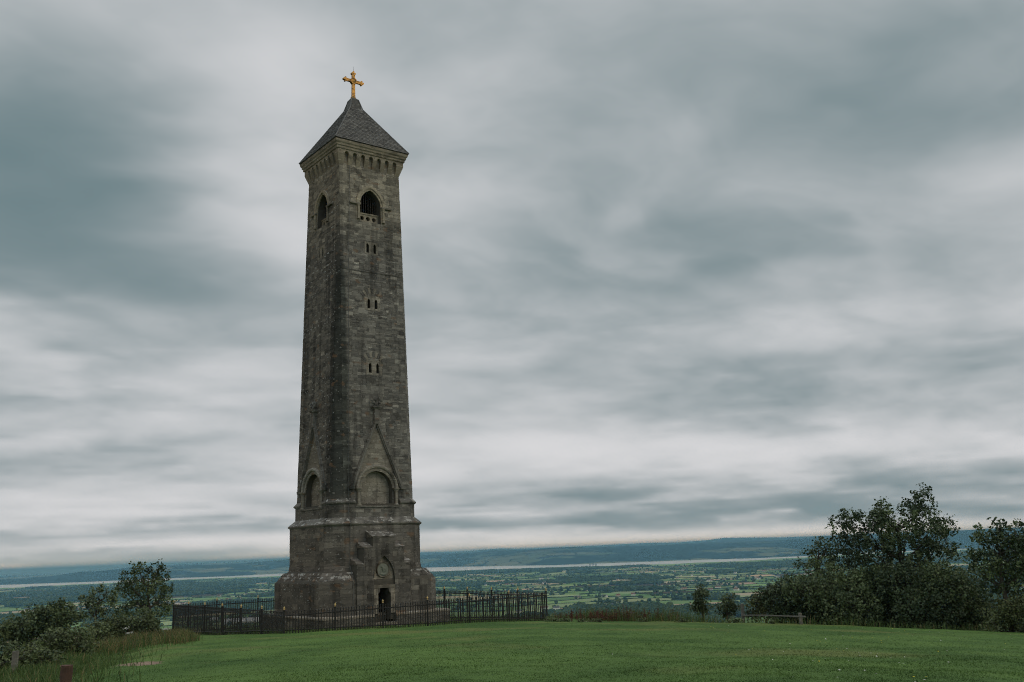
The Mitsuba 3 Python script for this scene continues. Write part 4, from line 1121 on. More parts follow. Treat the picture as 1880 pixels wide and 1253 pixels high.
# ------------------------------------------------------------------ trees, bushes and shrubs: (name, foot, leaf clumps (x, y, z, rx, ry, rz))
VEG = [
   ('broad_tree',(25.65,-9.65),[(27.19,-10.21,5.61,0.64,0.76,0.88),(26.85,-9.87,5.03,0.88,0.8,0.73),(25.37,-9.47,5.34,0.58,0.58,0.58),(25.25,-9.72,4.83,0.75,0.63,0.52),(23.86,-9.36,4.97,0.86,0.66,0.46),(23.63,-8.67,4.66,0.64,0.52,0.4),(25.76,-9.96,4.55,1.44,1.21,0.98),(24.36,-9.89,4.42,1.14,0.97,0.8),(26.95,-11.33,4.47,1.03,0.89,0.74),(28.11,-10.63,4.27,0.59,0.53,0.47),(26.51,-9.71,3.75,1.61,1.3,0.99),(24.61,-9.74,3.56,1.38,1.12,0.86),(27.26,-10.78,3.58,1.21,1.01,0.81),(24.24,-8.11,3.85,0.88,0.79,0.7),(24.56,-8.15,3.04,1.24,0.97,0.71),(26.05,-9.05,2.72,1.32,1.04,0.76),(26.81,-10.61,2.71,1.3,1.02,0.75),(27.69,-10.91,3.26,0.58,0.55,0.52),(23.72,-8.38,3.15,0.64,0.55,0.47)],{}) ,
   ('spindly',(22.12,-8.33),[(22.36,-8.85,3.83,0.51,0.4,0.28),(22.91,-8.69,3.68,0.4,0.34,0.29),(22.11,-8.52,3.48,0.46,0.37,0.29),(22.8,-8.24,3.24,0.64,0.55,0.46),(21.99,-8.89,2.76,0.8,0.65,0.51),(21.71,-8.04,2.89,0.29,0.26,0.23),(23.08,-8.39,2.58,0.64,0.61,0.58),(22.13,-8.75,2.11,0.86,0.71,0.57)],{}) ,
   ('right_tree',(26.67,-16.25),[(26.23,-15.78,4.13,0.21,0.29,0.37),(26.21,-15.7,3.8,0.32,0.29,0.26),(26.65,-16.58,4.21,0.36,0.39,0.42),(26.85,-16.1,3.77,0.68,0.6,0.53),(26.9,-17.09,3.86,0.67,0.65,0.62),(27.52,-16.86,3.84,0.65,0.67,0.68),(26.01,-15.84,3.3,0.42,0.37,0.31),(25.79,-15.85,3.02,0.36,0.31,0.26),(26.55,-16.47,3.1,0.88,0.78,0.68),(27.49,-16.31,3.02,0.9,0.84,0.79),(27.43,-17.09,2.85,0.78,0.91,1.04),(26.15,-16.39,2.57,0.73,0.62,0.52),(27.18,-16.19,2.19,1.11,0.92,0.74),(26.44,-16.16,1.82,0.78,0.65,0.52),(27.51,-16.4,1.74,0.79,0.71,0.63),(25.82,-15.8,2.68,0.26,0.23,0.21)],{}) ,
   ('bush_dark',(23.79,-10.32),[(22.53,-10.11,1.87,1.4,1.17,0.95),(24.36,-9.79,1.78,1.57,1.27,0.97),(25.26,-11.14,1.91,1.69,1.32,0.96),(26.46,-11.88,1.93,1.41,1.16,0.9),(26.92,-12.76,1.52,1.12,1.03,0.95),(22.44,-11.09,0.93,1.65,1.35,1.04),(25.11,-9.72,0.74,1.73,1.44,1.15),(25.36,-12.53,0.87,1.65,1.38,1.1),(27.66,-11.84,0.61,1.29,1.16,1.03),(27.72,-12.92,0.43,0.79,0.76,0.73),(24.2,-9.16,-0.0,1.74,1.16,0.58),(25.32,-11.52,0.02,1.68,1.1,0.51),(27.55,-11.43,-0.14,1.44,0.95,0.46)],{}) ,
   ('bush_mid',(20.76,-9.9),[(20.31,-9.61,1.95,0.77,0.66,0.55),(20.73,-10.39,1.71,1.09,0.93,0.77),(20.17,-9.16,1.32,1.11,0.97,0.84),(21.46,-9.85,1.04,1.25,1.13,1.0),(20.42,-9.34,0.57,1.25,0.99,0.72),(21.65,-10.39,0.33,0.97,0.76,0.55)],{}) ,
   ('bush_olive',(19.48,-8.22),[(19.5,-8.53,1.45,0.62,0.5,0.39),(20.15,-8.38,1.67,0.56,0.48,0.4),(19.13,-8.46,1.08,0.56,0.5,0.45),(19.91,-8.09,0.82,0.96,0.74,0.51),(19.11,-7.94,0.6,0.57,0.45,0.34),(20.29,-8.74,0.59,0.73,0.59,0.45)],{}) ,
   ('bush_edge',(26.3,-16.6),[(26.39,-16.37,0.91,0.52,0.52,0.52),(26.51,-17.12,1.05,0.62,0.59,0.57),(25.97,-16.51,0.46,0.62,0.54,0.47),(26.8,-16.44,0.35,0.89,0.71,0.52),(26.87,-17.17,0.61,0.67,0.72,0.78)],{}) ,
   ('left_tree',(-9.34,-5.63),[(-9.07,-5.48,3.98,0.28,0.31,0.33),(-9.95,-5.69,3.92,0.33,0.33,0.33),(-9.56,-5.47,3.83,0.28,0.28,0.28),(-9.01,-5.21,3.52,0.45,0.39,0.34),(-9.24,-5.39,3.29,0.62,0.53,0.45),(-9.89,-5.43,3.47,0.62,0.53,0.45),(-10.27,-6.14,3.4,0.55,0.47,0.39),(-10.53,-5.72,3.06,0.45,0.39,0.34),(-10.07,-5.37,2.91,0.73,0.62,0.51),(-9.09,-5.69,2.8,0.67,0.56,0.44),(-8.74,-5.49,2.87,0.33,0.31,0.28),(-8.62,-5.51,2.35,0.33,0.33,0.33),(-9.51,-5.04,2.3,0.85,0.68,0.51),(-10.03,-6.0,2.27,0.78,0.67,0.55),(-8.78,-5.6,1.95,0.5,0.39,0.28),(-9.48,-6.29,1.83,0.77,0.61,0.44)],{}) ,
   ('left_sapling',(-11.13,-7.55),[(-11.22,-7.62,3.11,0.38,0.3,0.22),(-10.89,-7.41,2.9,0.38,0.32,0.27),(-11.54,-7.34,2.74,0.43,0.38,0.33),(-11.72,-7.51,2.54,0.27,0.24,0.22),(-11.03,-7.7,2.5,0.59,0.51,0.43),(-11.47,-7.16,2.16,0.6,0.49,0.38),(-10.67,-7.78,2.09,0.64,0.54,0.43),(-10.6,-7.23,2.64,0.38,0.38,0.38)],{}) ,
   ('bush_left',(-12.49,-10.5),[(-11.97,-10.62,2.51,0.46,0.36,0.25),(-12.46,-10.57,2.4,0.51,0.41,0.31),(-11.73,-10.68,2.24,0.56,0.46,0.36),(-13.05,-10.33,2.2,0.57,0.46,0.36),(-12.39,-9.99,1.86,0.88,0.67,0.47),(-13.1,-11.08,1.86,0.66,0.53,0.41),(-13.69,-10.85,1.88,0.41,0.38,0.36),(-13.9,-11.1,1.74,0.41,0.41,0.41),(-12.81,-10.61,1.5,0.92,0.72,0.51),(-13.58,-10.76,1.27,0.77,0.64,0.51),(-11.84,-10.75,1.57,0.66,0.53,0.41),(-11.48,-10.0,2.04,0.36,0.33,0.31)],{}) ,
   ('bramble_a',(-9.09,-11.7),[(-9.02,-11.95,1.87,0.73,0.51,0.29),(-9.69,-11.89,1.75,0.64,0.49,0.34),(-8.34,-11.94,1.9,0.53,0.41,0.29),(-9.94,-12.5,1.5,0.72,0.53,0.34),(-8.82,-12.06,1.51,0.82,0.58,0.34),(-9.41,-11.95,1.28,0.68,0.46,0.24),(-8.36,-11.24,1.47,0.44,0.37,0.3)],{}) ,
   ('bramble_b',(-9.36,-18.97),[(-9.15,-18.62,1.93,0.45,0.35,0.25),(-9.42,-19.0,1.85,0.45,0.35,0.25),(-8.9,-18.88,1.68,0.45,0.35,0.25),(-9.81,-18.96,1.7,0.49,0.39,0.29),(-9.38,-18.63,1.47,0.58,0.41,0.25),(-10.05,-19.27,1.6,0.41,0.31,0.2)],{}) ,
   ('bramble_c',(-8.39,-25.97),[(-8.34,-25.79,2.03,0.33,0.27,0.2),(-8.58,-26.08,1.93,0.3,0.25,0.2),(-8.06,-25.82,1.88,0.36,0.28,0.2),(-8.91,-26.03,2.08,0.27,0.25,0.23),(-8.91,-26.13,1.82,0.23,0.21,0.2),(-8.43,-25.86,1.67,0.4,0.3,0.2)],{}) ,
   ('small_tree',(17.85,-3.83),[(18.03,-3.81,1.68,0.24,0.24,0.24),(17.83,-4.12,1.37,0.36,0.33,0.3),(17.84,-4.16,1.01,0.42,0.36,0.3),(17.64,-4.0,0.77,0.42,0.33,0.24),(18.03,-4.07,0.7,0.36,0.3,0.24)],{}) ,
   ('small_bush',(19.1,-4.29),[(19.21,-4.52,1.16,0.36,0.33,0.3),(18.93,-4.55,0.85,0.42,0.36,0.3),(19.32,-4.58,0.69,0.42,0.36,0.3),(19.2,-4.24,0.49,0.54,0.39,0.24)],{}) ,
   ('low_shrub',(14.86,-9.67),[(14.87,-9.67,0.88,0.32,0.23,0.13),(15.04,-9.52,0.84,0.19,0.15,0.11)],{}) ,
   ('low_shrub',(11.17,-7.05),[(11.17,-7.05,0.9,0.27,0.21,0.14),(11.32,-6.88,0.86,0.16,0.14,0.11)],{}) ,
   ('low_shrub',(10.83,-6.66),[(10.84,-6.66,0.92,0.25,0.18,0.11),(10.97,-6.49,0.88,0.15,0.12,0.09)],{}) ,
   ('low_shrub',(11.43,-7.52),[(11.43,-7.52,0.92,0.22,0.16,0.11),(11.56,-7.35,0.88,0.13,0.11,0.09)],{}) ,
   ('low_shrub',(13.24,-8.63),[(13.25,-8.64,0.87,0.27,0.2,0.13),(13.4,-8.47,0.83,0.16,0.13,0.11)],{}) ,
   ('low_shrub',(17.01,-10.45),[(17.02,-10.46,0.7,0.34,0.27,0.19),(17.21,-10.32,0.66,0.21,0.18,0.15)],{}) ,
   ('low_shrub',(18.39,-11.57),[(18.4,-11.57,0.47,0.26,0.2,0.13),(18.57,-11.43,0.43,0.16,0.13,0.11)],{}) ,
   ('low_shrub',(9.52,-5.66),[(9.53,-5.67,0.93,0.45,0.31,0.17),(9.74,-5.5,0.88,0.27,0.2,0.13)],{}) ,
   ('low_shrub',(9.99,-6.17),[(10.0,-6.17,0.91,0.36,0.25,0.14),(10.17,-6.0,0.86,0.22,0.16,0.11)],{}) ,
]

# name -> (category, label, leaf size, olive, clusters per clump scale, leaves per cluster, cluster radius, tone range, gaps)
SPEC = {
    'broad_tree': ('tree', 'broad open crowned tree rising out of the dark bushes on the right', 0.135, 0.05, 40, 22, 0.19, (0.0, 0.75)),
    'spindly': ('tree', 'thin young tree left of the broad tree with sparse twigs', 0.115, 0.12, 50, 18, 0.16, (0.0, 0.75)),
    'right_tree': ('tree', 'dense tree at the right edge with one bare leading shoot', 0.125, 0.08, 56, 20, 0.19, (0.0, 0.7)),
    'bush_dark': ('bush', 'big dark thicket under the broad tree', 0.115, 0.05, 170, 18, 0.20, (0.05, 0.6)),
    'bush_mid': ('bush', 'dark green bush behind the end of the wooden fence', 0.11, 0.12, 140, 17, 0.19, (0.0, 0.6)),
    'bush_olive': ('bush', 'yellowish green bush behind the wooden fence posts', 0.105, 0.55, 120, 16, 0.18, (0.1, 0.8)),
    'bush_edge': ('bush', 'light green scrub at the foot of the right edge tree', 0.105, 0.40, 120, 16, 0.18, (0.1, 0.8)),
    'left_tree': ('tree', 'small leafy tree standing left of the iron railing', 0.105, 0.08, 60, 20, 0.15, (0.05, 0.95)),
    'left_sapling': ('tree', 'lower pale leaved sapling left of the small leafy tree', 0.10, 0.15, 60, 18, 0.14, (0.2, 1.0)),
    'bush_left': ('bush', 'dark rounded bush at the left edge of the photo', 0.105, 0.10, 140, 17, 0.18, (0.0, 0.65)),
    'bramble_a': ('bush', 'bramble thicket under the small leafy tree', 0.095, 0.25, 150, 16, 0.16, (0.1, 0.9)),
    'bramble_b': ('bush', 'bramble mound between the dark bush and the pale grass', 0.09, 0.25, 150, 16, 0.14, (0.1, 0.95)),
    'bramble_c': ('bush', 'bramble patch beside the grey fence post at the lower left', 0.085, 0.22, 150, 15, 0.12, (0.1, 0.9)),
    'small_tree': ('tree', 'small upright tree standing alone on the brow of the hill', 0.11, 0.12, 150, 20, 0.15, (0.0, 0.6)),
    'small_bush': ('bush', 'little bush between the lone upright tree and the wooden fence', 0.10, 0.2, 130, 18, 0.14, (0.1, 0.7)),
}
KEYNAME = {'spindly': 'young_tree', 'right_tree': 'dense_tree', 'bush_dark': 'dark_thicket', 'bush_mid': 'green_bush', 'bush_olive': 'olive_bush', 'bush_edge': 'light_scrub', 'left_tree': 'leafy_tree', 'left_sapling': 'pale_sapling',
           'bush_left': 'rounded_bush', 'bramble_a': 'bramble_thicket', 'bramble_b': 'bramble_mound', 'bramble_c': 'bramble_patch', 'small_tree': 'upright_tree'}
CREST_SHRUBS = ['low shrub on the lawn edge nearest the wooden fence side of the lone tree', 'second of the three small green shrubs before the red docks', 'leftmost of the three small green shrubs before the red docks', 'rightmost of the three small green shrubs before the red docks', 'low round shrub at the right end of the red docks', 'low dark shrub left of the first wooden fence post', 'low shrub under the rail of the wooden fence', 'low shrub beside the right corner of the railing', 'low shrub just right of the one at the railing corner']


def leaves(P, size, rng, spread=1.0):
    n = len(P)
    a = unit(rng.normal(size=(n, 3)) * (1, 1, 0.8) + (0, 0, -0.15))
    b = unit(np.cross(a, unit(rng.normal(size=(n, 3)) + (0, 0, 1.2))))
    c = np.cross(a, b)
    L = size * rng.uniform(0.6, 1.35, (n, 1)); W = L * rng.uniform(0.30, 0.46, (n, 1))
    v = np.stack([P, P + a * L * 0.45 + b * W + c * L * 0.12, P + a * L, P + a * L * 0.45 - b * W + c * L * 0.12], 1).reshape(-1, 3)
    k = np.arange(n)[:, None] * 4
    return v, np.vstack([k + [0, 1, 2], k + [0, 2, 3]])


def foliage(key, foot, clumps, size, olive, dens, per, crad, tone, seed, trunk=True, label=None):
    rng = np.random.default_rng(seed)
    foot = np.array([foot[0], foot[1], gz1(*foot)])
    V_, F_, U_, at, twigs, limbs = [], [], [], 0, [], []
    if key.startswith('low_shrub'):  # low shrubs sit on the turf
        clumps = [(x, y, gz1(x, y) + 0.5 * rz, rx, ry, rz) for x, y, z, rx, ry, rz in clumps]
    if key.startswith('bramble'):
        clumps = [(x, y, z - 0.05, rx * 1.35, ry * 1.35, rz * 1.35) for x, y, z, rx, ry, rz in clumps]
    C_ = np.array(clumps)
    crad0 = crad
    mid = np.array([C_[:, 0].mean(), C_[:, 1].mean()])
    ztop = C_[:, 2].max()
    zlow = (C_[:, 2] - C_[:, 5]).min()
    # trunk leaning from the foot into the crown
    n_t = 9
    tt = np.linspace(0, 1, n_t)[:, None]
    topp = np.array([*(mid * 0.75 + C_[np.argmax(C_[:, 2]), :2] * 0.25), ztop - 0.35 * (ztop - zlow)])
    trunk_p = foot - (0, 0, 0.2) + (topp - foot + (0, 0, 0.2)) * tt + np.column_stack([0.12 * np.sin(tt[:, 0] * 5 + seed), 0.12 * np.cos(tt[:, 0] * 4 + seed), 0 * tt[:, 0]])
    r0 = 0.045 * (ztop - foot[2]) ** 0.8
    limbs.append(tube(trunk_p, np.linspace(r0, r0 * 0.35, n_t), 7))
    for (x, y, z, rx, ry, rz) in clumps:
        c = np.array([x, y, z])
        j = min(n_t - 1, max(2, int(np.searchsorted(trunk_p[:, 2], z - 0.9 * (np.hypot(*(c[:2] - trunk_p[-1, :2])) + 0.3)))))
        s = trunk_p[j]
        t = np.linspace(0, 1, 6)[:, None]
        bow = np.column_stack([0 * t[:, 0], 0 * t[:, 0], -0.15 * np.sin(t[:, 0] * math.pi) * np.linalg.norm(c - s)])
        lp = s + (c - s) * t + bow + rng.normal(0, 0.03, (6, 3)) * (t > 0) * (t < 1)
        limbs.append(tube(lp, np.linspace(r0 * 0.35, 0.012, 6), 5, cap=False))
        crad = min(crad0, 0.62 * min(rx, rz))
        n = max(6, int(dens * (rx * rz) ** 0.9 * (crad0 / crad) ** 0.5))
        d = unit(rng.normal(size=(n, 3)))
        rad = rng.random(n) ** 0.38
        rad = np.where(rng.random(n) < 0.10, rad * 1.15, rad)
        q = c + d * rad[:, None] * (rx, ry, rz)
        for g in range(0, n, 2):
            e = q[g]
            s_ = c + (e - c) * 0.15
            m_ = (s_ + e) / 2 + rng.normal(0, 0.05, 3)
            twigs.append(tube([s_, m_, e], [0.010, 0.007, 0.004], 3, cap=False))
        k = max(4, int(per))
        P = (q[:, None] + np.clip(rng.normal(0, 1, (n, k, 3)), -1.5, 1.5) * crad * 0.62 * rng.uniform(0.6, 1.25, (n, 1, 1))).reshape(-1, 3)
        P[:, 2] = np.maximum(P[:, 2], foot[2] - 1.6)
        v, f = leaves(P, size, rng)
        ct = np.clip(rng.uniform(*tone) + rng.normal(0, 0.18, (n, 1)) + rng.normal(0, 0.14, (n, k)), 0, 1)
        ol = np.clip(olive + rng.normal(0, 0.10, (n, 1)) + 0 * ct, 0, 1)
        V_.append(v); F_.append(f + at); at += len(v)
        U_.append(np.repeat(np.stack([ct.ravel(), ol.ravel()], 1), 4, 0))
    m = trimesh.Trimesh(np.vstack(V_), np.vstack(F_), process=False)
    crown = 'crown' if trunk else 'foliage'
    put(f'{key}__{crown}', m, 'leaf', uv=np.vstack(U_))
    put(f'{key}__' + ('trunk' if trunk else 'stem'), cat(limbs + twigs), 'bark', smooth=True)
    return len(m.faces)


ntri = 0
for i, (name, foot, clumps, _k) in enumerate(VEG):
    if name == 'low_shrub':
        key = nn('low_shrub')
        ntri += foliage(key, foot, clumps, 0.075, 0.25, 190, 12, 0.10, (0.1, 0.8), 100 + i, trunk=False)
        tag(key, CREST_SHRUBS.pop(0), 'shrub', 'low shrubs along the far edge of the lawn')
        continue
    cat_, lab, size, olive, dens, per, crad, tone = SPEC[name]
    key = KEYNAME.get(name, name)
    ntri += foliage(key, foot, clumps, size, olive, dens, per, crad, tone, 100 + i, trunk=cat_ == 'tree')
    tag(key, lab, cat_)
print('foliage tris', ntri)

# ------------------------------------------------------------------ grass, docks and flowers
rng = np.random.default_rng(21)


def blades(P, h, w, lean, rng, seg=1):
    """grass blades as slim triangles (seg 1) or bent pairs (seg 2)"""
    n = len(P)
    g = rng.uniform(0, 2 * math.pi, n)
    side = np.stack([np.cos(g), np.sin(g), 0 * g], 1) * w[:, None] * 0.5
    l = rng.uniform(0, 2 * math.pi, n)
    ld = np.stack([np.cos(l), np.sin(l), 0 * l], 1) * (lean * h)[:, None]
    up = np.stack([0 * h, 0 * h, h], 1)
    if seg == 1:
        v = np.stack([P - side, P + side, P + up + ld], 1).reshape(-1, 3)
        return v, np.arange(3 * n).reshape(-1, 3), 3
    m = P + up * 0.6 + ld * 0.35
    v = np.stack([P - side, P + side, m + side * 0.8, m - side * 0.8, P + up + ld], 1).reshape(-1, 3)
    k = np.arange(n)[:, None] * 5
    return v, np.vstack([k + o for o in ([0, 1, 2], [0, 2, 3], [3, 2, 4])]), 5


def on_ground(x, y):
    return np.stack([x, y, ground_z(x, y)], 1)


N_ = 200000
dd = 11.0 / np.sqrt(1 - rng.random(N_) * (1 - (11.0 / 50.0) ** 2))
x_, y_ = polar(rng.uniform(-22, 39, N_), dd)
k_ = (crest_out(x_, y_) < 0.3)
k_ &= ~((np.abs((x_ + 4.85) * 0.84 + (y_ + 30) * 0.22) < 0.5) & (np.abs((y_ + 30) * 0.84 - (x_ + 4.85) * 0.22) < 1.1) & (rng.random(N_) < 0.85))
x_, y_, dd = x_[k_], y_[k_], dd[k_]
P = on_ground(x_, y_)
pt = meshkit.fbm(np.column_stack([x_ * 0.7, y_ * 0.7, 0 * x_]), 3, 2)
h = rng.uniform(0.010, 0.030, len(P)) * (0.4 + 1.0 * pt)
v, f, k = blades(P - (0, 0, 0.004), h, 0.006 + 0.0005 * dd, 0.7 + 0 * h, rng)
put('turf_grass', (v, f), 'lawn_blade', uv=np.repeat(np.stack([rng.random(len(P)), 0 * h], 1), 3, 0), kind='stuff', label='short green turf blades of the hilltop lawn')

# long grass: on the left bank, along the rim of the hill, inside and under the railing
X, Y, Hh, Tn = [], [], [], []


def patch(n, xs, ys, h, straw, ok=None):
    x, y = xs, ys
    m = np.ones(len(x), bool) if ok is None else ok
    x, y = x[m], y[m]
    c = meshkit.fbm(np.column_stack([x * 1.1, y * 1.1, 0 * x]), 3, 5)
    X.append(x); Y.append(y); Hh.append(rng.uniform(*h, len(x)) * (0.35 + 1.3 * c))
    Tn.append((rng.random(len(x)) < np.clip(straw * 2 * c, 0, 1)) * 0.5)


n = 60000
a_, d_g = rng.uniform(-21, -7, n), rng.uniform(15, 54, n)
x, y = polar(a_, d_g)
edge = (x + 6.9) * 0.985 + (y + 24) * 0.17
patch(n, x, y, (0.06, 0.30), 0.06, (edge < 0.75 * rng.standard_normal(n) - 0.3) & (crest_out(x, y) < 5) & (d_g > 16))
n = 9000
x, y = polar(rng.normal(-12.2, 1.2, n), rng.normal(42, 2.2, n))
patch(n, x, y, (0.25, 0.55), 0.38)
n = 3000
x, y = polar(rng.normal(-9.4, 0.35, n), rng.normal(41.5, 1.5, n))
patch(n, x, y, (0.22, 0.45), 0.38)
n = 90000
x, y = rng.uniform(-14, 32, n), rng.uniform(-26, 18, n)
ins = -np.array([_ring.distance(Point(p)) for p in np.column_stack([x, y])[:0]]) if False else None
sd = crest_out(x, y)
rim = shapely.distance(_ring, shapely.points(x, y))
patch(n, x, y, (0.16, 0.42), 0.16, ((sd > 0) & (rim < 2.2)) | ((sd == 0) & (rim < 0.5 + 0.4 * rng.random(n)) & (x > -13) & (y > -24)))
n = 16000
x, y = rng.uniform(9, 24, n), rng.uniform(-15, -1, n)
sd = crest_out(x, y); rim = shapely.distance(_ring, shapely.points(x, y)) + 9 * (x > 16.3)
patch(n, x, y, (0.28, 0.75), 0.12, ((sd > 0) & (rim < 2.6)) | ((sd == 0) & (rim < 0.7)))
n = 20000
lu, lv = rng.uniform(-7.6, 7.6, n), rng.uniform(-7.6, 7.6, n)
w2 = np.column_stack([lu, lv, 0 * lu]) @ ROT.T
outer = np.maximum(np.abs(lu), np.abs(lv))
patch(n, w2[:, 0], w2[:, 1], (0.04, 0.16), 0.06, (outer > 3.8) & ((outer < 7.0) | (outer < 7.45) & (rng.random(n) < 0.8)) & ~((lv < -3.6) & (np.abs(lu) < 0.9)))
n = 24000
lu, lv = rng.uniform(-7.8, 7.8, n), rng.uniform(-7.8, 7.8, n)
w2 = np.column_stack([lu, lv, 0 * lu]) @ ROT.T
outer = np.maximum(np.abs(lu), np.abs(lv))
patch(n, w2[:, 0], w2[:, 1], (0.10, 0.26), 0.08, np.abs(outer - 7.2) < 0.28 * rng.random(n) + 0.05)
X, Y, Hh, Tn = map(np.concatenate, (X, Y, Hh, Tn))
P = on_ground(X, Y)
v, f, k = blades(P - (0, 0, 0.01), Hh, rng.uniform(0.008, 0.02, len(P)), rng.uniform(0.15, 0.6, len(P)), rng, 2)
put('long_grass', (v, f), 'grass_blade', uv=np.repeat(np.stack([rng.random(len(P)), Tn], 1), k, 0), kind='stuff', label='uncut long grass, green and straw coloured, on the left bank, along the brow and inside the railing')

# rusty dock stalks right of the railing
DOCKS = [(10.35, -4.6), (10.7, -5.3), (11.1, -4.8), (11.8, -5.6), (12.2, -5.0), (12.5, -5.9), (12.9, -5.3), (13.3, -6.3), (13.5, -5.6), (13.8, -6.6), (14.1, -6.0), (14.6, -6.9), (11.4, -6.0), (15.2, -7.4), (12.0, -6.6)]
for i, (x, y) in enumerate(DOCKS):
    key = nn('dock_plant')
    tag(key, 'clump of rust red dock stalks on the brow right of the railing', 'plant', 'rust red dock plants on the brow')
    ms, us = [], []
    sv, sf, at_ = [], [], 0
    for j in range(7):
        b = np.array([x + rng.normal(0, 0.22), y + rng.normal(0, 0.16)])
        p0 = np.array([*b, gz1(*b) - 0.02])
        hh = rng.uniform(0.32, 0.75) * (1.25 if i in (8, 5) else 0.85)
        p1 = p0 + (rng.normal(0, 0.07), rng.normal(0, 0.07), hh)
        ms.append(tube([p0, (p0 + p1) / 2 + (0.01, 0, 0), p1], [0.007, 0.006, 0.004], 4, cap=False))
        nq = 70
        tt = rng.uniform(0.35, 1.0, (nq, 1))
        q = p0 + (p1 - p0) * tt + rng.normal(0, 1, (nq, 3)) * (0.045, 0.045, 0.015) * (1.25 - tt)
        lv_, lf_ = leaves(q, 0.035, rng)
        sv.append(lv_); sf.append(lf_ + at_); at_ += len(lv_)
    put(key + '__stem', cat(ms), 'grass_blade', uv=(0.4, 1.0), kind='stuff', label='thin red dock stalks')
    sv = np.vstack(sv)
    put(key + '__seed_head', (sv, np.vstack(sf)), 'grass_blade', uv=np.repeat(np.stack([rng.random(len(sv) // 4), np.ones(len(sv) // 4)], 1), 4, 0), kind='stuff', label='dry red dock seeds')

# tiny daisies and buttercups on the right part of the lawn
n = 380
az_, d_f = np.clip(rng.normal(30, 6, n), 12, 38), rng.uniform(11, 42, n)
x, y = polar(az_, d_f)
m_ = (meshkit.fbm(np.column_stack([x * 0.5, y * 0.5, 0 * x]), 3, 31) > 0.5) & (crest_out(x, y) == 0)
P = on_ground(x[m_], y[m_]) + (0, 0, 0.05)
s = rng.uniform(0.008, 0.016, len(P))
g = np.arange(6) * math.pi / 3
v = (P[:, None] + np.stack([np.cos(g), np.sin(g), 0 * g], 1)[None] * s[:, None, None] + rng.normal(0, 0.25, (len(P), 1, 1)) * s[:, None, None] * np.stack([0 * g, 0 * g, np.sin(g)], 1)[None]).reshape(-1, 3)
k = np.arange(len(P))[:, None] * 6
put('wild_flowers', (v, np.vstack([k + o for o in ([0, 1, 2], [0, 2, 3], [0, 3, 4], [0, 4, 5])])), 'petal', uv=np.repeat(np.stack([(rng.random(len(P)) < 0.45) * 1.0, 0 * s], 1), 6, 0), kind='stuff', label='tiny white and yellow flowers dotted over the lawn')
for i, (x, y, hh) in enumerate(((-8.9, -12.6, 0.75), (-8.4, -14.4, 0.55), (-7.3, -13.2, 0.5))):
    key = nn('umbel_flower')
    tag(key, ['white flat topped wild flower standing highest in the pale grass', 'white flat topped wild flower nearest the bramble mound', 'small white wild flower at the right of the pale grass'][i], 'flower')
    p0 = np.array([x, y, gz1(x, y)])
    put(key + '__stem', tube([p0, p0 + (0.02, 0, hh)], 0.008, 5), 'grass_blade', uv=(0.3, 0))
    pts_ = p0 + (0.02, 0, hh) + rng.normal(0, 1, (60, 3)) * (0.07, 0.07, 0.015)
    lv_, lf_ = leaves(pts_, 0.035, rng)
    put(key + '__flower_head', (lv_, lf_), 'petal', uv=(0.0, 0.0))

# ------------------------------------------------------------------ wooden fences and posts


def post(key, x, y, ztop, r, mat, lean=(0, 0), square=True):
    z = gz1(x, y) - 0.3
    hh = ztop - z
    m = man(trimesh.creation.box((2 * r, 2 * r * 0.9, hh))) if square else man(trimesh.creation.cylinder(r, hh, sections=14))
    m = m.refine_to_length(0.12)
    m = tm(m)
    v = np.asarray(m.vertices) + 0.012 * (meshkit.noise(np.asarray(m.vertices) * 9 + x) - 0.5)[:, None]
    v = v + np.column_stack([lean[0] * (v[:, 2] + hh / 2), lean[1] * (v[:, 2] + hh / 2), 0 * v[:, 2]])
    put(key, (v + (x, y, z + hh / 2), m.faces), mat)


WF = 'wooden_fence'
tag(WF, 'weathered post and rail fence in front of the bushes on the right', 'fence')
post(WF + '__post', 18.37, -8.3, 1.13, 0.065, 'weathered_wood', (0.01, 0.0))
post(WF + '__post_001', 19.53, -12.1, 0.87, 0.065, 'weathered_wood', (-0.02, 0.01))
A, B = np.array([18.37, -8.3]), np.array([19.53, -12.1])
for key, t0, t1, z0, z1, hh in ((WF + '__rail', 0.02, 1.10, 0.60, 0.75, 0.036), (WF + '__rail_001', 0.30, 1.0, 0.22, 0.36, 0.03)):
    p, q = A + (B - A) * t0, A + (B - A) * t1
    ts = np.linspace(0, 1, 7)[:, None]
    L = np.column_stack([p + (q - p) * ts, z0 + (z1 - z0) * ts + 0.015 * np.sin(ts * 5)]) + (-0.09, -0.02, 0)
    put(key, tube(L, hh, 6), 'weathered_wood')
GP = 'fence_post'
tag(GP, 'leaning grey wooden post with two wires at the lower left', 'post')
post(GP + '__post', -8.1, -27.97, 2.21, 0.062, 'weathered_wood', (0.03, 0.0))
for i, (dz, ex, ey, ez) in enumerate(((-0.20, -13.5, -31.0, 0.9), (-0.42, -13.5, -31.2, 0.55))):
    put(nn(GP + '__wire'), tube([(-8.1, -27.97, 2.21 + dz), ((-8.1 + ex) / 2, (-27.97 + ey) / 2, (2.21 + dz + ez) / 2 - 0.05), (ex, ey, ez)], 0.006, 4), 'iron')
RP = 'marker_post'
post(RP, -4.15, -38.28, 2.76, 0.085, 'rusty_wood', (0.02, 0.0), square=False)
tag(RP, 'short reddish brown post in the grass at the bottom left', 'post')

# ------------------------------------------------------------------ buildings of the plain


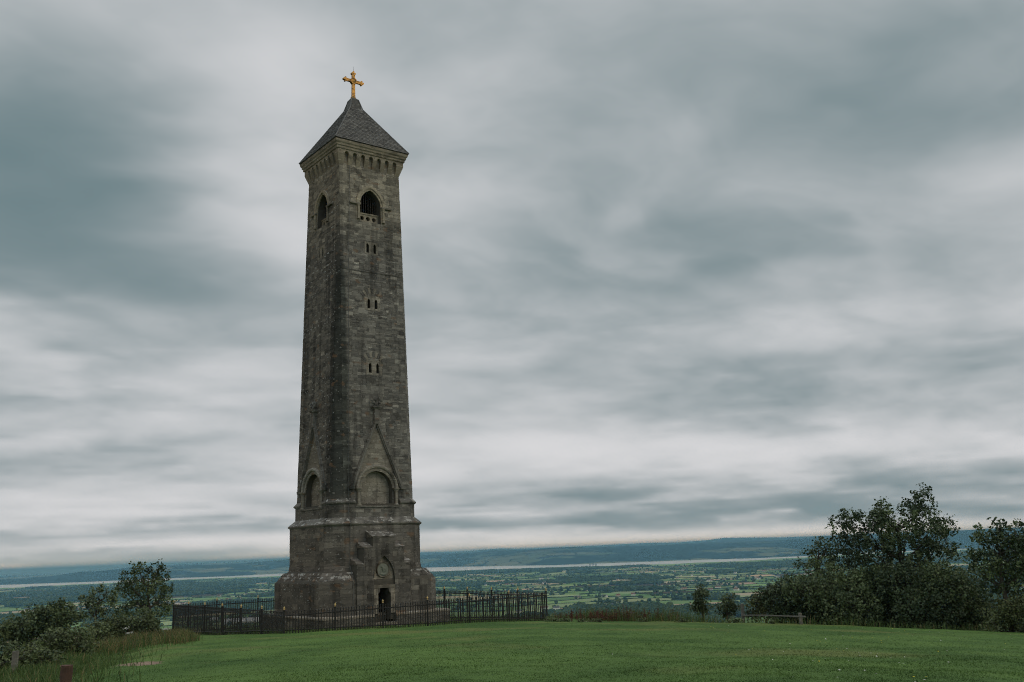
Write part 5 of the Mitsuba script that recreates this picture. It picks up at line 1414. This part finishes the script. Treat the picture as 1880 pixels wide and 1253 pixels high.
def gable_house(key, x, y, w, l, h, rise, ang, wall, roof, chimney=True):
    z = float(vfloor_z(np.array([x]), np.array([y]))[0]) - 0.6
    ca, sa = math.cos(ang), math.sin(ang)
    R = np.array([[ca, -sa, 0], [sa, ca, 0], [0, 0, 1]])
    put_ = lambda k, m, b: put(key + k, (np.asarray(tm(m).vertices) @ R.T + (x, y, z), tm(m).faces), b)
    pts_ = np.array([(sx * l / 2, sy * w / 2, zz) for sx in (-1, 1) for sy in (-1, 1) for zz in (0, h)] + [(-l / 2, 0, h + rise - 0.1), (l / 2, 0, h + rise - 0.1)])
    put_('__wall', m3.Manifold.hull_points(pts_), wall)
    o = 0.5
    rf = []
    for s in (-1, 1):
        e = np.array([(sx * (l / 2 + o), s * yy, zz) for sx in (-1, 1) for yy, zz in ((w / 2 + o, h - 0.3), (0.0, h + rise), (w / 2 + o, h), (0.0, h + rise + 0.35))])
        rf.append(m3.Manifold.hull_points(e))
    put_('__roof', cat(rf), roof)
    if chimney:
        put_('__roof__chimney', boxm((l / 2 - 1.4, -0.6, h + rise - 1.0), (l / 2 - 0.3, 0.6, h + rise + 1.6)), wall)
    for i, xx in enumerate(np.linspace(-l / 3, l / 3, max(2, int(l / 5)))):
        put_('__' + nn(key + 'w').replace(key + 'w', 'window'), boxm((xx - 0.6, -w / 2 - 0.06, h * 0.35), (xx + 0.6, -w / 2 + 0.1, h * 0.35 + 1.4)), 'dark_post')


VILLAGES = [(16.3, 5400, 7, 160), (17.4, 5600, 4, 120), (22.4, 4900, 8, 200), (14.0, 3560, 4, 60), (13.2, 2850, 3, 70), (22.3, 3000, 2, 40), (20.8, 3900, 5, 110), (6.7, 5650, 6, 200), (9.8, 2920, 1, 20), (10.3, 5300, 5, 160), (-6.45, 4800, 4, 60), (-9.0, 4700, 3, 120), (-5.6, 5400, 3, 140), (19.5, 6800, 5, 300), (12.2, 6300, 4, 260), (23.5, 6000, 5, 250), (-12.5, 4300, 4, 300), (-16, 5200, 4, 400), (8.0, 7200, 4, 300), (25.0, 3800, 3, 100)]
for a, d, n, sp in VILLAGES:
    for i in range(n):
        x, y = polar(np.array([a]), np.array([float(d)]))
        x, y = float(x[0] + rng.normal(0, sp)), float(y[0] + rng.normal(0, sp * 0.6))
        key = nn('farmhouse')
        wall = 'white_wall' if rng.random() < 0.75 else 'cream_wall'
        gable_house(key, x, y, rng.uniform(8, 11), rng.uniform(13, 26), rng.uniform(5, 7), rng.uniform(3, 4.5), rng.uniform(-0.6, 0.6) + (math.pi / 2 if rng.random() < 0.25 else 0), wall, 'tile_roof' if rng.random() < 0.45 else 'slate_roof')
        tag(key, ('white' if wall == 'white_wall' else 'cream') + ' walled house far off among the fields of the plain', 'house', ('white' if wall == 'white_wall' else 'cream') + ' houses on the plain')
x, y = (float(v) for v in polar(-6.2, 2930.0))
gable_house('farm_shed', x, y, 44, 96, 7, 9.0, 0.05, 'white_wall', 'white_roof', chimney=False)
tag('farm_shed', 'long white roofed farm building seen through the railing left of the tower', 'shed')
x, y = (float(v) for v in polar(-7.7, 3150.0))
gable_house('farm_shed_001', x, y, 14, 22, 5, 4, 0.3, 'white_wall', 'white_roof', chimney=False)
tag('farm_shed_001', 'small white shed left of the long white farm building', 'shed')

# lone trees standing in the open fields
tspots = [(rng.uniform(5.2, 9.5), rng.uniform(4000, 6800)) for _ in range(46)] + [(rng.uniform(11, 26), rng.uniform(2500, 6000)) for _ in range(26)] + [(rng.uniform(-9, -4.5), rng.uniform(5600, 7300)) for _ in range(16)] + [(18.0, 2760), (18.9, 2745), (17.5, 2730)]
for a, d in tspots:
    x, y = (float(v) for v in polar(a, d))
    z = float(vfloor_z(np.array([x]), np.array([y]))[0])
    ico = trimesh.creation.icosphere(2)
    s = rng.uniform(5.5, 9)
    v0 = np.asarray(ico.vertices)
    v = v0 * (1 + 0.7 * (meshkit.fbm(v0 * 1.9 + x, 2, 3) - 0.5))[:, None] * (s, s, s * 0.85) + (x, y, z + s * 1.05)
    key = nn('field_tree')
    tag(key, 'small round tree standing alone in the fields of the plain', 'tree', 'lone trees in the fields of the plain')
    put(key + '__crown', (v, ico.faces), 'valley_leaf', smooth=False, uv=(rng.random(), 0.5))
    put(key + '__trunk', tube([(x, y, z - 0.5), (x, y, z + s * 0.7)], [0.5, 0.35], 6), 'bark')

# wind turbine on the far bank
x, y = (float(v) for v in polar(11.51, 12200.0))
zb = -185.0
tag('wind_turbine', 'thin pale wind turbine on the wooded slope across the river', 'wind turbine')
put('wind_turbine__mast', tube([(x, y, zb - 20), (x, y, zb + 62)], [2.6, 1.5], 12), 'pale_metal', smooth=40)
put('wind_turbine__nacelle', boxm((x - 1.8, y - 5, zb + 61), (x + 1.8, y + 4, zb + 65)), 'pale_metal')
for i, an in enumerate((95, 215, 335)):
    c = np.array([x, y - 6, zb + 63]); dr_ = np.array([math.cos(math.radians(an)), 0, math.sin(math.radians(an))])
    put(nn('wind_turbine__blade'), tube([c, c + dr_ * 12, c + dr_ * 36], [1.2, 1.6, 0.3], 6), 'pale_metal', smooth=40)
# row of posts standing in the river
tag('river_jetty', 'row of dark piles standing in the river in front of the hills', 'jetty')
for i in range(6):
    x, y = (float(v) for v in polar(13.55 + 0.085 * i, 9560.0))
    put(nn('river_jetty__pile'), tube([(x, y, -200), (x, y, -166)], [2.2, 2.2], 6), 'dark_post')
a0, b0 = polar(13.52, 9560.0), polar(14.0, 9560.0)
put('river_jetty__deck', tube([(a0[0], a0[1], -178), (b0[0], b0[1], -178)], 1.2, 4), 'dark_post')

# ------------------------------------------------------------------ haze: one box of thin air round the camera and everything built
_z = [(v[0][:, 2].min(), v[0][:, 2].max()) for v in meshkit.WRITTEN.values()]
zlo, zhi = min(a for a, b in _z) - 1.0, max(b for a, b in _z) + 2.0
scene['haze_air'] = {'type': 'homogeneous', 'albedo': {'type': 'rgb', 'value': [0.62, 0.90, 1.0]}, 'sigma_t': {'type': 'rgb', 'value': [2.7e-5, 4.2e-5, 6.0e-5]}}
scene['haze'] = {'type': 'cube', 'to_world': T().translate([0, 0, (zlo + zhi) / 2]).scale([29600, 29600, (zhi - zlo) / 2]), 'bsdf': {'type': 'null'}, 'interior': {'type': 'ref', 'id': 'haze_air'}}
labels['haze'] = {'kind': 'stuff', 'label': 'thin blue haze of a damp overcast day'}
print('haze', zlo, zhi)
